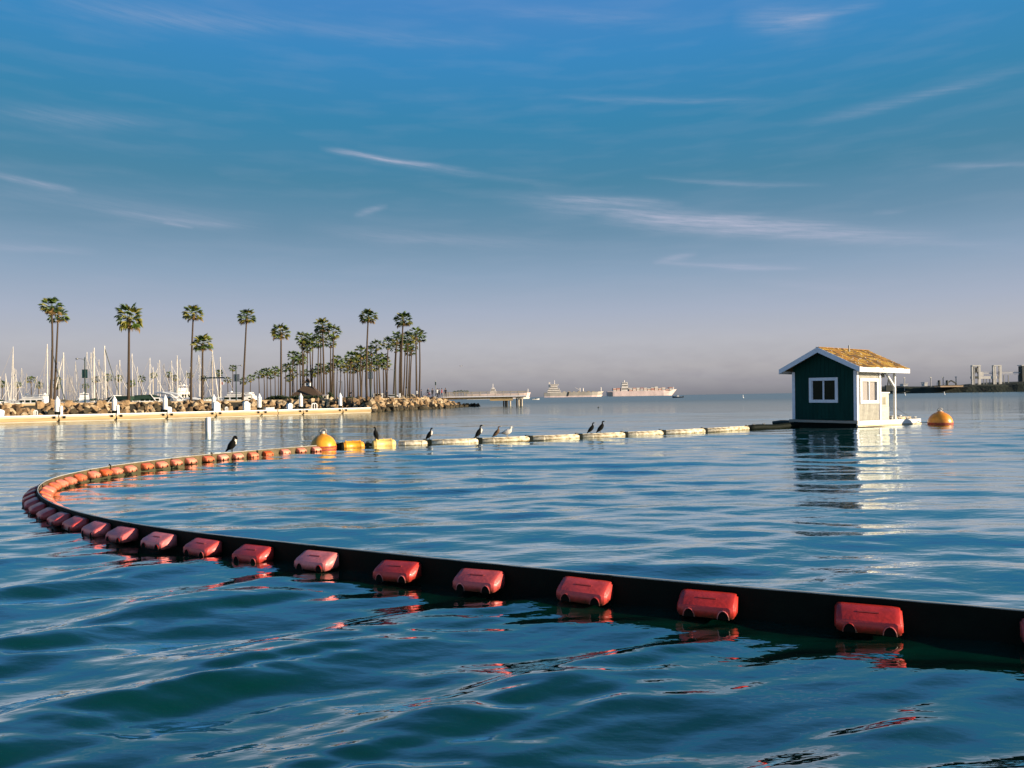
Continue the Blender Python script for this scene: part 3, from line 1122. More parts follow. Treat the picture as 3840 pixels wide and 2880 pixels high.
# x at foot, y of top, x of top offset, half width px, furled stay dx (0 none), stay colour dark?
masts = [(2, 1412, 0, 3), (22, 1400, -1, 3, 16), (49, 1300, 0, 4, -10), (55, 1382, 0, 3), (60, 1386, 0, 3), (82, 1380, -1, 3), (99, 1400, 0, 2),
         (118, 1411, 22, 3), (178, 1290, -1, 5), (193, 1300, 0, 5, 55, 1), (176, 1396, 0, 2), (221, 1356, 0, 3), (238, 1322, 0, 7, -44), (254, 1404, 0, 2),
         (262, 1408, 0, 2), (292, 1356, -9, 4), (326, 1320, 0, 4), (346, 1322, -5, 5), (354, 1304, -1, 6), (350, 1318, 0, 3), (371, 1348, 0, 3),
         (398, 1297, -6, 8, 60, 1), (383, 1393, 0, 3), (391, 1396, 0, 3), (412, 1388, 0, 3), (438, 1368, 0, 3), (449, 1350, 0, 5), (499, 1326, -4, 5),
         (515, 1375, 0, 3), (562, 1342, 0, 5), (574, 1376, 0, 4), (592, 1361, 0, 3), (602, 1350, -4, 4), (615, 1364, 0, 2), (650, 1352, -7, 4),
         (667, 1333, -3, 5), (676, 1348, -1, 4), (699, 1390, 0, 3), (713, 1376, 0, 4), (748, 1332, -3, 4), (752, 1341, -3, 3), (797, 1314, 0, 5, 24),
         (827, 1339, -1, 5), (795, 1404, 0, 2), (158, 1420, -4, 2), (32, 1432, 0, 2), (270, 1410, 0, 2), (466, 1440, 0, 2), (640, 1395, 0, 3), (730, 1432, 0, 2)]
masts.sort(key=lambda a: a[0])
for k, mm in enumerate(masts):
    x, yt, dx, hw = mm[:4]
    st = mm[4] if len(mm) > 4 else 0
    rg = random.Random(k + 3)
    d = 175 + 60 * (yt - 1290) / 150 + rg.uniform(-8, 8)
    b = at_d(x, 1500, d)
    tp = at_d(x + dx, yt, d)
    kindw = 'tall white mast' if yt < 1330 else ('white mast' if hw > 2 else 'thin mast')
    extra = ' and dark diagonal stay' if (len(mm) > 5) else (' and furled headsail' if st else (' leaning' if abs(dx) > 4 else ''))
    t = thing('sailboat', 'moored sailboat with %s%s, %s mast from the left' % (kindw, extra, nth(k + 1)), 'sailboat', (b.x, b.y, 0), 0, 'sailboats moored in the marina')
    hd = rg.choice((0.3, -.4, 2.8, 3.5, 1.3, 1.9))
    Mr = Matrix.Rotation(hd, 4, 'Z')
    sc = .8 + (1480 - yt) / 190 * .35
    S3 = Matrix.Diagonal((sc, sc, 1, 1))
    for me, nm in ((sail_hull, 'hull'), (sail_cabin, 'cabin'), (covers[rg.randrange(4)], 'sail_cover')):
        o = place(nm, me, t)
        o.matrix_local = Mr @ S3
    mm_ = mastm if hw > 2 else mastd
    wr = hw * d / 2880 * .32
    MB().tube([(0, 0, 1), (tp.x - b.x, 0, tp.z)], [wr, wr * .75], 6).build('mast', mm_, t)
    bd_ = Mr @ Vector((-3.6, 0, 2.2))
    MB().tube([(0, 0, 2.25), bd_], .06, 5).build('boom', mm_, t)
    h = tp.z
    fore = Mr @ Vector((4.3 * sc, 0, 1.5))
    aft = Mr @ Vector((-4.3 * sc, 0, 1.3))
    top_ = Vector((tp.x - b.x, 0, h - .1))
    w_ = MB()
    w_.bar(top_, aft, .035).bar(top_, Mr @ Vector((0, 1.3 * sc, 1.3)), .035).bar(top_, Mr @ Vector((0, -1.3 * sc, 1.3)), .035)
    sp = top_.z * .55
    w_.bar(Mr @ Vector((0, -.8, sp)), Mr @ Vector((0, .8, sp)), .06)
    w_.build('rigging', mastd, t)
    if st:
        ft = Vector((st * d / 2880, 0, 1.6))
        MB().tube([top_ * .97, ft], [.06, .13] if len(mm) <= 5 else [.07, .10], 6).build('furled_sail' if len(mm) <= 5 else 'dark_stay', mastm if len(mm) <= 5 else polem, t)
    else:
        MB().tube([top_ * .9, fore], [.03, .07], 5).build('furled_sail', rg.choice((mastm, mastd)), t)

# ------------------------------------------------------------------ motor yachts behind the bank
def yacht(xpx, y_top, d, length, heading, label, style):
    b = at_d(xpx, 1500, d)
    t = thing('motor_yacht', label, 'motor boat', (b.x, b.y, 0), heading, 'motor boats moored behind the bank')
    L_ = length
    o = place('hull', mkmesh(MB().rings(hull_rings(L_, L_ * .31, 1.75, bowlift=.3)), 'hull', gel), t)
    zt = at_d(xpx, y_top, d).z
    hh = zt - 1.8
    c = MB()
    c.rings([[(x, -w, 1.75), (x + .2, -w * .88, 1.75 + h), (x + .2, w * .88, 1.75 + h), (x, w, 1.75)] for x, w, h in
             ((-L_ * .38, L_ * .12, hh * .62), (L_ * .05, L_ * .125, hh * .62), (L_ * .24, L_ * .09, .25))])
    place('cabin', mkmesh(c, 'cabin', gel), t)
    for sgn in (-1, 1):
        for i in range(4):
            x0 = -L_ * .34 + i * L_ * .11
            MB().box(x0, x0 + L_ * .08, sgn * L_ * .118 - .02, sgn * L_ * .118 + .02, 1.75 + hh * .22, 1.75 + hh * .48).build('window', dglass, t)
    if style in ('fly', 'tower'):
        f = MB()
        f.box(-L_ * .34, L_ * .04, -L_ * .1, L_ * .1, 1.75 + hh * .64, 1.75 + hh * .86)
        f.build('flybridge', gel, t, bevel=.08)
        f = MB()
        for x in (-L_ * .3, -L_ * .02):
            for y in (-L_ * .09, L_ * .09):
                f.tube([(x, y, 1.75 + hh * .8), (x, y, zt)], .05, 5)
        f.box(-L_ * .33, L_ * .02, -L_ * .1, L_ * .1, zt - .12, zt)
        f.build('hardtop', white, t)
        MB().lathe([(.05, zt), (.3, zt + .05), (.32, zt + .25), (.1, zt + .42)], 12).build('radar_dome', white, t, smooth=True)
    elif style == 'canvas':
        MB().rings([[(x, -L_ * .12, 1.75 + hh * .3), (x, -L_ * .1, 1.75 + h), (x, L_ * .1, 1.75 + h), (x, L_ * .12, 1.75 + hh * .3)] for x, h in
                    ((-L_ * .48, hh * .92), (-L_ * .1, hh), (L_ * .05, hh * .7))]).build('canvas_cover', canvas, t)
        MB().tube([(L_ * .02, -L_ * .12, 1.8), (-L_ * .12, -L_ * .12, zt), (-L_ * .12, L_ * .12, zt), (L_ * .02, L_ * .12, 1.8)], .09, 6).build('radar_arch', white, t)
    elif style == 'arch':
        for sgn in (-1, 1):
            MB().tube([(L_ * .3, sgn * L_ * .13, 1.9), (L_ * .1, sgn * L_ * .13, 1.75 + hh * .8), (-L_ * .1, sgn * L_ * .13, zt), (-L_ * .3, sgn * L_ * .12, zt)], [.1, .22, .25, .15], 8).build('arch_panel', white, t)
    r = MB()
    pts = [(L_ * (.1 + .38 * i / 5), -L_ * .15 * (1 - (i / 5) ** 2), 2.0) for i in range(6)]
    pts2 = [(x, -y, z) for x, y, z in pts][::-1]
    for p in pts + pts2:
        r.tube([(p[0], p[1], 1.7), (p[0], p[1], 2.55)], .03, 4)
    r.tube([(p[0], p[1], 2.55) for p in pts + pts2], .03, 4, cap=False)
    r.build('bow_rail', steel, t)
    return t


yacht(100, 1482, 165, 11, R(185), 'white flybridge motor yacht at the far left with canopy over its deck', 'fly')
yacht(10, 1496, 150, 7, R(20), 'small boat under a dark green cover at the left edge', 'canvas')
yacht(168, 1480, 178, 8, R(80), 'white boat glimpsed just left of the pair of palms', 'fly')
yacht(315, 1476, 170, 9, R(120), 'cluttered sunlit white boat behind the first lamp post', 'fly')
yacht(420, 1484, 172, 11, R(170), 'white boat with long dark awning right of the first lamp post', 'canvas')
yacht(590, 1478, 165, 9, R(10), 'boat under a big dark green canvas between the second and third pile', 'canvas')
yacht(640, 1472, 170, 10, R(-10), 'white boat with a sweeping white arch behind the third pile', 'arch')
yacht(690, 1446, 230, 12, R(75), 'sport fishing boat with tall tower and round radar dome', 'tower')
yacht(868, 1472, 185, 15, R(178), 'large motor yacht with railed upper deck left of the leaning palm', 'fly')
yacht(928, 1476, 165, 6, R(95), 'small white cabin boat right of the leaning palm', 'arch')
yacht(735, 1494, 160, 7, R(0), 'low white runabout between the tall and the shorter palm', 'arch')

# yard with long dark cross arm seen behind the marina palms
p = at_d(797, 1500, 150)
t = thing('signal_mast', 'tall pole with a long dark horizontal yard in the marina', 'mast', (p.x, p.y, LANDZ))
zt = at_d(797, 1314, 150).z - LANDZ
zy = at_d(797, 1417, 150).z - LANDZ
MB().tube([(0, 0, 0), (0, 0, zt * .8)], .12, 8).build('mast_pole', mastd, t)
x0 = (764 - 797) * 150 / 2880
x1 = (843 - 797) * 150 / 2880
MB().tube([(x0, 0, zy), (x1, 0, zy)], .13, 8).build('yard', polem, t)
w_ = MB()
for fx in (-1, 1):
    w_.bar((0, 0, zt * .8), (fx * 2.3, 0, 0), .03)
    w_.bar((0, 0, zt * .6), (fx * 1.5, 0, 0), .03)
w_.build('stays', mastd, t)
p = at_d(831, 1500, 190)
t = thing('flag', 'small red and white flag among the masts', 'flag', (p.x, p.y, 0))
zf = at_d(831, 1437, 190).z
MB().tube([(0, 0, 0), (0, 0, zf + .6)], .04, 6).build('flag_pole', mastm, t)
MB().prism([(0, zf - .35), (.35, zf - .4), (.35, zf + .25), (0, zf + .3)], -.01, .01).build('red_cloth', redc, t)
MB().prism([(.352, zf - .4), (.75, zf - .3), (.75, zf + .35), (.352, zf + .25)], -.01, .01).build('white_cloth', white, t)

# ------------------------------------------------------------------ lamp posts with banners
def lamp(xp, ytop, d, arm_px, yarm, banner, label, base_y=None):
    b = at_d(xp, 1500, d)
    zt = at_d(xp, ytop, d).z - LANDZ
    za = at_d(xp, yarm, d).z - LANDZ
    m_ = d / 2880
    t = thing('street_lamp', label, 'street lamp', (b.x, b.y, LANDZ), 0, 'street lamps on the peninsula')
    MB().tube([(0, 0, 0), (0, 0, .3), (0, 0, zt)], [.16, .11, .07], 8).build('pole', polem, t)
    ax = arm_px * m_
    MB().tube([(0, 0, za - .35), (ax * .15, 0, za - .1), (ax * .45, 0, za), (ax * .8, 0, za + .02)], [.05, .05, .04, .04], 6).build('arm', steel, t)
    MB().tube([(ax * .78, 0, za + .02), (ax * .9, 0, za + .02), (ax * 1.05, 0, za - .02)], [.06, .15, .1], 8, sx=1.3).build('lamp_head', steel, t, smooth=True)
    if banner:
        bx0, bx1, by0, by1, bm_ = banner
        z0, z1 = at_d(xp, by1, d).z - LANDZ, at_d(xp, by0, d).z - LANDZ
        for nm, xa, xb_ in (('banner', (bx0 - xp) * m_, -.09), ('banner', .09, (bx1 - xp) * m_)):
            MB().box(xa, xb_, -.015, .015, z0, z1).build(nm, bm_, t)
        MB().bar(((bx0 - xp) * m_, 0, z1), ((bx1 - xp) * m_, 0, z1), .05).bar(((bx0 - xp) * m_, 0, z0), ((bx1 - xp) * m_, 0, z0), .05).build('banner_bracket', dark, t)


lamp(319, 1340, 120, -32, 1345, (308, 329, 1386, 1417, bannerm), 'leftmost street lamp with a dark teal banner and arm to the left')
lamp(886, 1368, 130, 22, 1371, (876, 899, 1404, 1430, bannerb), 'street lamp with a grey square banner left of the leaning palm')
lamp(1391, 1378, 150, -20, 1382, (1380, 1399, 1395, 1420, bannerb), 'street lamp with grey banner inside the middle palm cluster')
lamp(1482, 1382, 170, -25, 1386, None, 'street lamp with arm to the left in front of the right palm cluster')
lamp(1250, 1384, 190, 22, 1388, None, 'street lamp with arm to the right just right of the brown roof')
lamp(1283, 1428, 230, -20, 1431, None, 'lowest, farthest street lamp left of the middle palm cluster')

# thin pole at the tip with a fitting on top
p = at_d(1634, 1490, 140)
t = thing('flagpole', 'bare pole with a bulky dark head standing among the people at the tip', 'pole', (p.x, p.y, LANDZ))
zt = at_d(1634, 1426, 140).z - LANDZ
MB().tube([(0, 0, 0), (0, 0, zt)], [.08, .07], 8).build('pole', steel, t)
MB().box(-.1, .1, -.1, .1, zt - .9, zt - .3).build('pole_head', polem, t, bevel=.03)
MB().box(-.28, .28, -.2, .2, 0, .35).build('footing', concrete, t, bevel=.02)
p = at_d(1524, 1490, 150)
t = thing('sign_post', 'small dark square sign on a thin post between palm trunks', 'sign', (p.x, p.y, LANDZ))
zt = at_d(1524, 1453, 150).z - LANDZ
MB().tube([(0, 0, 0), (0, 0, zt)], .04, 6).build('post', steel, t)
MB().box(-.17, .17, -.06, -.03, zt - .16, zt + .12).build('sign_panel', dark, t)

# ------------------------------------------------------------------ brown roofed pavilion, walls, hedge, cars
d = 150
m_ = d / 2880
p = at_d(1155, 1500, d)
t = thing('pavilion', 'low building with steep brown hipped roof and small white cupola among palms', 'building', (p.x, p.y, LANDZ))
ze = at_d(1155, 1484, d).z - LANDZ
zr = at_d(1155, 1448, d).z - LANDZ
zc = at_d(1155, 1420, d).z - LANDZ
hw, tw = 52 * m_, 17 * m_
MB().rings([[(-hw, -2.2, ze), (hw, -2.2, ze), (hw, 2.2, ze), (-hw, 2.2, ze)], [(-tw, -.5, zr), (tw, -.5, zr), (tw, .5, zr), (-tw, .5, zr)]]).build('roof', roofm, t)
MB().box(-hw * .9, hw * .9, -1.9, 1.9, 0, ze - .01).build('wall', trimw, t)
MB().box(-9 * m_, 9 * m_, -.45, .45, zr + .01, zr + 13 * m_).build('cupola', white, t)
MB().rings([[(-11 * m_, -.6, zr + 13 * m_), (11 * m_, -.6, zr + 13 * m_), (11 * m_, .6, zr + 13 * m_), (-11 * m_, .6, zr + 13 * m_)],
            [(-2 * m_, -.1, zc + .1), (2 * m_, -.1, zc + .1), (2 * m_, .1, zc + .1), (-2 * m_, .1, zc + .1)]]).build('cupola_roof', roofm, t)
MB().box(-3 * m_, 3 * m_, -.47, -.451, zr + 4 * m_, zr + 10 * m_).build('louvre', dark, t)
for i in range(9):
    x = -hw * .8 + i * hw * .2
    MB().box(x - .04, x + .04, -2.0, -1.91, 0, ze - .01).build('post', trimw, t)
# kiosk right of it
p = at_d(1221, 1500, 140)
t = thing('kiosk', 'small pale box shaped kiosk right of the brown roof', 'kiosk', (p.x, p.y, LANDZ))
zt = at_d(1221, 1482, 140).z - LANDZ
MB().box(-.42, .42, -.4, .4, 0, zt).build('wall', concrete, t, bevel=.02)
MB().box(-.5, .5, -.48, .48, zt + .005, zt + .07).build('roof', trimw, t)
MB().box(-.2, .15, -.415, -.402, zt * .35, zt * .8).build('hatch', dark, t)


def leafy(name, label, cat, xa, xb, ytop, d, seed, arch=True, group=None):
    rg = random.Random(seed)
    a, b = at_d(xa, 1500, d), at_d(xb, 1500, d)
    w = b.x - a.x
    hz_ = at_d((xa + xb) / 2, ytop, d).z - LANDZ
    t = thing(name, label, cat, ((a.x + b.x) / 2, d, LANDZ), 0, group)
    mb = MB()
    N_ = 1500
    for i in range(N_):
        u = rg.uniform(-1, 1)
        prof = math.sqrt(max(0.02, 1 - u * u)) if arch else min(1, (1 - abs(u)) * 6 + .3)
        prof *= 1 + .12 * math.sin(u * 17 + seed) + rg.gauss(0, .05)
        z = rg.random() ** .6 * hz_ * prof
        q = Vector((u * w / 2, rg.uniform(-.8, .8), z))
        e = Euler((rg.uniform(0, 6), rg.uniform(0, 6), rg.uniform(0, 6))).to_matrix()
        k = rg.uniform(.08, .17)
        mb._add([q + e @ Vector(v) * k for v in ((-1, 0, 0), (0, -.6, 0), (1.1, 0, 0), (0, .6, .1))], [(0, 1, 2, 3)])
    mb.build('foliage', bushm, t)
    MB().rings([[(-w * .46, -.5, 0), (w * .46, -.5, 0), (w * .46, .5, 0), (-w * .46, .5, 0)], [(-w * .36, -.3, hz_ * .7), (w * .36, -.3, hz_ * .7), (w * .36, .3, hz_ * .7), (-w * .36, .3, hz_ * .7)]]).build('branches', soil, t)


leafy('hedge', 'low rounded dark hedge on the bank left of the brown roof', 'hedge', 996, 1092, 1485, 120, 3)
leafy('hedge', 'long flat dark hedge in front of the brown roofed building', 'hedge', 1090, 1210, 1486, 122, 5, False)
leafy('shrub', 'small dark shrub between the kiosk and the middle palms', 'shrub', 1224, 1250, 1474, 150, 8)
leafy('shrub', 'low dark shrub at the feet of the middle palm cluster', 'shrub', 1290, 1330, 1490, 150, 9)


def car(xp, d, heading, label, m, van=False):
    p = at_d(xp, 1500, d)
    t = thing('parked_van' if van else 'parked_car', label, 'van' if van else 'car', (p.x, p.y, LANDZ), heading, 'vehicles parked under the palms')
    L_, W, H = (4.9, 1.9, 1.95) if van else (4.4, 1.75, 1.42)
    prof = [(-L_ / 2, .35), (L_ / 2, .35), (L_ / 2, .75), (L_ * .36, .92), (L_ * .2, H), (-L_ * .44, H), (-L_ / 2, .95)] if van else \
           [(-L_ / 2, .32), (L_ / 2, .32), (L_ / 2, .7), (L_ * .26, .9), (L_ * .08, H), (-L_ * .25, H), (-L_ * .42, .92), (-L_ / 2, .85)]
    MB().prism(prof, -W / 2, W / 2).build('body', m, t, bevel=.06)
    for sy in (-1, 1):
        y = sy * (W / 2 + .004)
        MB().prism([(-L_ * .36, .95), (L_ * .17, .95), (L_ * .08, H - .14), (-L_ * .3, H - .14)], y - .004, y + .004).build('side_window', dglass, t)
        for x in (-L_ * .31, L_ * .31):
            w = MB().tube([(x, y - .1, .33), (x, y + .02, .33)], .33, 14).build('wheel', black, t)
            MB().tube([(x, y + sy * .0, .33), (x, y + .03, .33)], .18, 10).build('rim', steel, w)
    return t


car(1425, 250, R(3), 'white van parked under the middle palm cluster', gel, True)
car(1478, 230, R(-8), 'white car parked left of the tallest right hand palm', gel)
car(1533, 230, R(172), 'tan car parked behind the right hand palm trunks', tanc)
# utility box
p = at_d(1499, 1490, 130)
t = thing('utility_cabinet', 'upright white utility cabinet beside the tallest right hand palm', 'cabinet', (p.x, p.y, LANDZ))
MB().box(-.14, .14, -.15, .15, 0, .85).build('cabinet_body', white, t, bevel=.02)
MB().box(-.16, .16, -.17, .17, .852, .9).build('cabinet_top', white, t)

# ------------------------------------------------------------------ people
def person_mesh(pose, colors):
    v = {}
    hip = 0.92
    stride = .16 if pose == 'walk' else .09
    pts = [(0, 0, hip), (0, 0, 1.12), (0, 0, 1.36), (0, 0, 1.50), (0, .01, 1.60), (0, .015, 1.72),
           (.10, 0, .88), (.11, stride, .5), (.12, stride * .6, .08), (.12, stride * .6 + .14, .03),
           (-.10, 0, .88), (-.11, -stride * .6, .5), (-.12, -stride * 1.4, .08), (-.12, -stride * 1.4 + .14, .03),
           (.19, 0, 1.40), (.25, -.03, 1.13), (.24, .08, .88), (.24, .10, .80),
           (-.19, 0, 1.40), (-.25, .03, 1.13), (-.24, .12, .90), (-.24, .14, .82)]
    if pose == 'bend':
        for i in (2, 3, 4, 5, 14, 15, 16, 17, 18, 19, 20, 21):
            x, y, z = pts[i]
            pts[i] = (x, y + (z - .9) * .7, .9 + (z - .9) * .82)
    edges = [(0, 1), (1, 2), (2, 3), (3, 4), (4, 5), (0, 6), (6, 7), (7, 8), (8, 9), (0, 10), (10, 11), (11, 12), (12, 13),
             (2, 14), (14, 15), (15, 16), (16, 17), (2, 18), (18, 19), (19, 20), (20, 21)]
    rad = [.14, .13, .15, .055, .085, .075, .09, .06, .042, .035, .09, .06, .042, .035, .055, .042, .033, .028, .055, .042, .033, .028]
    me = bpy.data.meshes.new('tmp')
    me.from_pydata(pts, edges, [])
    ob = bpy.data.objects.new('tmp', me)
    COL.objects.link(ob)
    ob.modifiers.new('s', 'SKIN')
    for i, sv in enumerate(me.skin_vertices[0].data):
        sv.radius = (rad[i], rad[i] * (.75 if i in (1, 2) else 1))
        sv.use_root = (i == 0)
    sb = ob.modifiers.new('b', 'SUBSURF')
    sb.levels = 1
    dg = bpy.context.evaluated_depsgraph_get()
    dg.update()
    res = bpy.data.meshes.new_from_object(ob.evaluated_get(dg))
    bpy.data.objects.remove(ob)
    res.name = 'person'
    for c in colors:
        res.materials.append(c)
    for p in res.polygons:
        z = p.center.z
        ax = abs(p.center.x)
        if z > 1.47 or (z < .93 and ax > .205) or (z < .86 and ax > .2):
            p.material_index = 2
        elif z > .9:
            p.material_index = 0
        else:
            p.material_index = 1
        p.use_smooth = True
    return res


pm = [person_mesh('stand', (darkc, darkc, skin)), person_mesh('walk', (lightc, darkc, skin)), person_mesh('walk', (redc, bluec, skin)), person_mesh('bend', (darkc, darkc, skin))]


def person(xp, yf, d, k, heading, label, h=1.7):
    p = at_d(xp, yf, d)
    o = place('person', pm[k])
    o.location = (p.x, p.y, LANDZ + .08)
    o.rotation_euler = (0, 0, heading)
    s_ = h / 1.78
    o.scale = (s_, s_, s_)
    tag(o, label, 'person', 'people at the tip of the peninsula')
    hm = MB().lathe([(.06, 1.60), (.098, 1.66), (.098, 1.72), (.06, 1.785), (.01, 1.80)], 10)
    if k == 3:
        hm = MB().lathe([(.06, 1.49), (.098, 1.54), (.098, 1.6), (.05, 1.65)], 10, Matrix.Translation((0, .58, 0)))
    hm.build('hair', darkc, o, smooth=True)


person(1580, 1490, 150, 0, R(100), 'person in dark clothes standing left of the cyclist')
person(1622, 1490, 145, 0, R(200), 'person in dark clothes just left of the bare pole', 1.75)
person(1610, 1490, 145, 1, R(160), 'small person in a pale top behind the cyclist', 1.35)
person(1640, 1490, 140, 1, R(30), 'person with pale top right of the bare pole')
person(1647, 1490, 142, 0, R(-60), 'person in black, second right of the bare pole')
person(1657, 1490, 140, 2, R(90), 'person in red top walking near the pier entrance')
person(1671, 1490, 140, 0, R(180), 'person in dark clothes by the start of the pier fence', 1.75)
person(1563, 1490, 155, 1, R(10), 'person with pale top beside the rightmost palm trunk')
person(1450, 1490, 150, 0, R(10), 'person in dark clothes at the foot of the middle palms')
person(1312, 1490, 150, 3, R(-80), 'dark clothed person bending forward below the middle palms', 1.8)
# cyclist
p = at_d(1603, 1490, 138)
t = thing('bicycle', 'bicycle ridden by a dark clothed cyclist on the peninsula tip', 'bicycle', (p.x, p.y, LANDZ + .1), R(15))
for x in (-.52, .52):
    w = MB()
    w.tube([(x + .34 * math.cos(a), 0, .34 + .34 * math.sin(a)) for a in [i * math.pi / 8 for i in range(17)]], .025, 5, cap=False)
    w.build('wheel', black, t)
MB().bar((-.52, 0, .34), (-.1, 0, .33), .03).bar((-.1, 0, .33), (-.2, 0, .85), .03).bar((-.2, 0, .8), (.38, 0, .85), .03).bar((.38, 0, .95), (.52, 0, .34), .03).bar((-.1, 0, .33), (.38, 0, .8), .03).build('frame', redc, t)
MB().tube([(.34, -.25, 1.0), (.4, 0, .98), (.34, .25, 1.0)], .02, 5).build('handlebar', black, t)
MB().box(-.34, -.1, -.07, .07, .85, .9).build('saddle', black, t)
cm = [(-.2, 0, .98), (-.05, 0, 1.2), (.08, 0, 1.42), (.14, 0, 1.55), (.2, 0, 1.66), (.1, -.12, .92), (.12, -.12, .55), (-.1, -.12, .2), (.12, .12, .98), (.2, .12, .75), (.0, .12, .45),
      (.06, -.18, 1.4), (.25, -.22, 1.2), (.36, -.2, 1.03), (.06, .18, 1.4), (.25, .22, 1.2), (.36, .2, 1.03)]
me = bpy.data.meshes.new('tmp')
me.from_pydata(cm, [(0, 1), (1, 2), (2, 3), (3, 4), (0, 5), (5, 6), (6, 7), (0, 8), (8, 9), (9, 10), (2, 11), (11, 12), (12, 13), (2, 14), (14, 15), (15, 16)], [])
ob = bpy.data.objects.new('tmp', me)
COL.objects.link(ob)
ob.modifiers.new('s', 'SKIN')
for i, sv in enumerate(me.skin_vertices[0].data):
    r_ = [.14, .13, .15, .055, .1, .085, .065, .04, .085, .065, .04, .055, .04, .03, .055, .04, .03][i]
    sv.radius = (r_, r_)
    sv.use_root = i == 0
ob.modifiers.new('b', 'SUBSURF').levels = 1
dg = bpy.context.evaluated_depsgraph_get()
dg.update()
res = bpy.data.meshes.new_from_object(ob.evaluated_get(dg))
bpy.data.objects.remove(ob)
res.name = 'person'
res.materials.append(darkc)
res.materials.append(skin)
for pl in res.polygons:
    pl.material_index = 1 if pl.center.z > 1.52 else 0
o = place('person', res)
o.location = t.location
o.rotation_euler = (0, 0, R(15))
tag(o, 'cyclist in dark clothes leaning over the handlebar at the tip', 'person', 'people at the tip of the peninsula')

# ------------------------------------------------------------------ fishing pier
pd = 142.0
pa, pb = at_d(1655, 1485, pd), at_d(1974, 1485, pd)
zd = at_d(1900, 1485, pd).z
t = thing('fishing_pier', 'concrete fishing pier with tall fence running out from the rocky tip', 'pier', (pa.x, pa.y, 0))
PL = pb.x - pa.x
MB().box(0, PL, 0, 4.5, zd - .14, zd).build('deck', concrete, t)
MB().box(0, PL, -.15, 0, zd - .12, zd + .05).build('deck_edge', trimw, t)
MB().box(PL * .0, PL * .57, .3, 4.2, zd - .5, zd - .142).build('girder', waler, t)
MB().box(PL * .57, PL * .84, .3, 4.2, zd - .85, zd - .142).build('girder', waler, t)
MB().box(PL * .84, PL, .5, 4.0, zd - .3, zd - .142).build('girder', waler, t)
m_ = pd / 2880
for px in (1888, 1895, 1901, 1913, 1938, 1945, 1951, 1958):
    x = (px - 1655) * m_
    yy = random.choice((.6, 1.6, 2.6, 3.6))
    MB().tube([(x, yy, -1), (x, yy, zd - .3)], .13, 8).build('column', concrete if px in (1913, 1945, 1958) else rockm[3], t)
MB().box((1884 - 1655) * m_, (1917 - 1655) * m_, .4, 4.1, zd - .5, zd - .3).build('column_cap', concrete, t)
MB().box((1934 - 1655) * m_, (1962 - 1655) * m_, .4, 4.1, zd - .5, zd - .3).build('column_cap', concrete, t)
fh = 17 * m_
for yy in (-.05, 4.4):
    rl = MB()
    rl.bar((0, yy, zd + fh), (PL, yy, zd + fh), .07).bar((0, yy, zd + fh * .15), (PL, yy, zd + fh * .15), .05)
    x = 0
    while x < PL:
        rl.bar((x, yy, zd + .04), (x, yy, zd + fh), .035)
        x += .15
    rl.build('railing', mat('dull_fence', (.40, .34, .26), .7), t)
for i in range(12):
    x = PL * i / 11
    MB().box(x - .06, x + .06, -.12, .0, zd + .04, zd + fh + .06).build('fence_post', mat('dull_fence', (.40, .34, .26), .7), t)
px_bins = [(1884, 'left'), (1934, 'right')]
# sparse shrubs behind the fence and on the tip
for k, (x, yt) in enumerate(((1705, 1466), (1718, 1464), (1729, 1462), (1741, 1464), (1752, 1464))):
    p = at_d(x, 1485, 152)
    rr = random.Random(k)
    t = thing('agave', ('leftmost', 'second', 'middle', 'fourth', 'rightmost')[k] + ' of five small spiky plants showing above the pier fence', 'plant', (p.x, p.y, zd), 0, 'spiky plants above the pier fence')
    hh = at_d(x, yt, 152).z - zd
    MB().tube([(0, 0, -.5), (0, 0, hh * .75)], .05, 5).build('stem', trunkm, t)
    f = place('leaves', CROWNS[k], t)
    f.matrix_local = Matrix.Translation((0, 0, hh * .72)) @ Matrix.Diagonal((.42, .42, .45, 1))

# ------------------------------------------------------------------ ships at anchor
hullpink = mat('haze_paled_pink_hull', (0.82, 0.62, 0.56), 0.6, 0.2, .05)  # ship and container colours made pastel, haze put into the paint
hullolive = mat('olive_hull_paint', (0.46, 0.41, 0.34), 0.6, 0.3, .05)
hullblue = mat('dark_blue_hull', (0.05, 0.07, 0.10), 0.6, 0.3, .05)
shipw = mat('ship_white', (0.80, 0.72, 0.64), 0.5, 0.15, .1)
contm = [mat('container_%s' % n, c, 0.6, 0.2, .3) for n, c in (('rust', (.66, .36, .26)), ('pink', (.80, .60, .50)), ('cream', (.82, .74, .62)), ('grey', (.55, .53, .52)), ('red', (.62, .26, .19)))]


def ship_hull(L_, B, z0, z1, bow=.12, rake=8, aft=0):
    rings = []
    for i in range(11):
        f = i / 10
        w = B / 2 * (1 if f < .8 else max(.03, 1 - ((f - .8) / .2) ** 2)) * (.8 + .2 * min(1, f * 8))
        x = L_ * f
        rk = rake * max(0, (f - .85) / .15)
        zz = z1 + (z1 - z0) * .18 * max(0, (f - .85) / .15)
        rings.append([(x - rk, -w, z0), (x, -w, zz), (x, w, zz), (x - rk, w, z0)])
    return rings


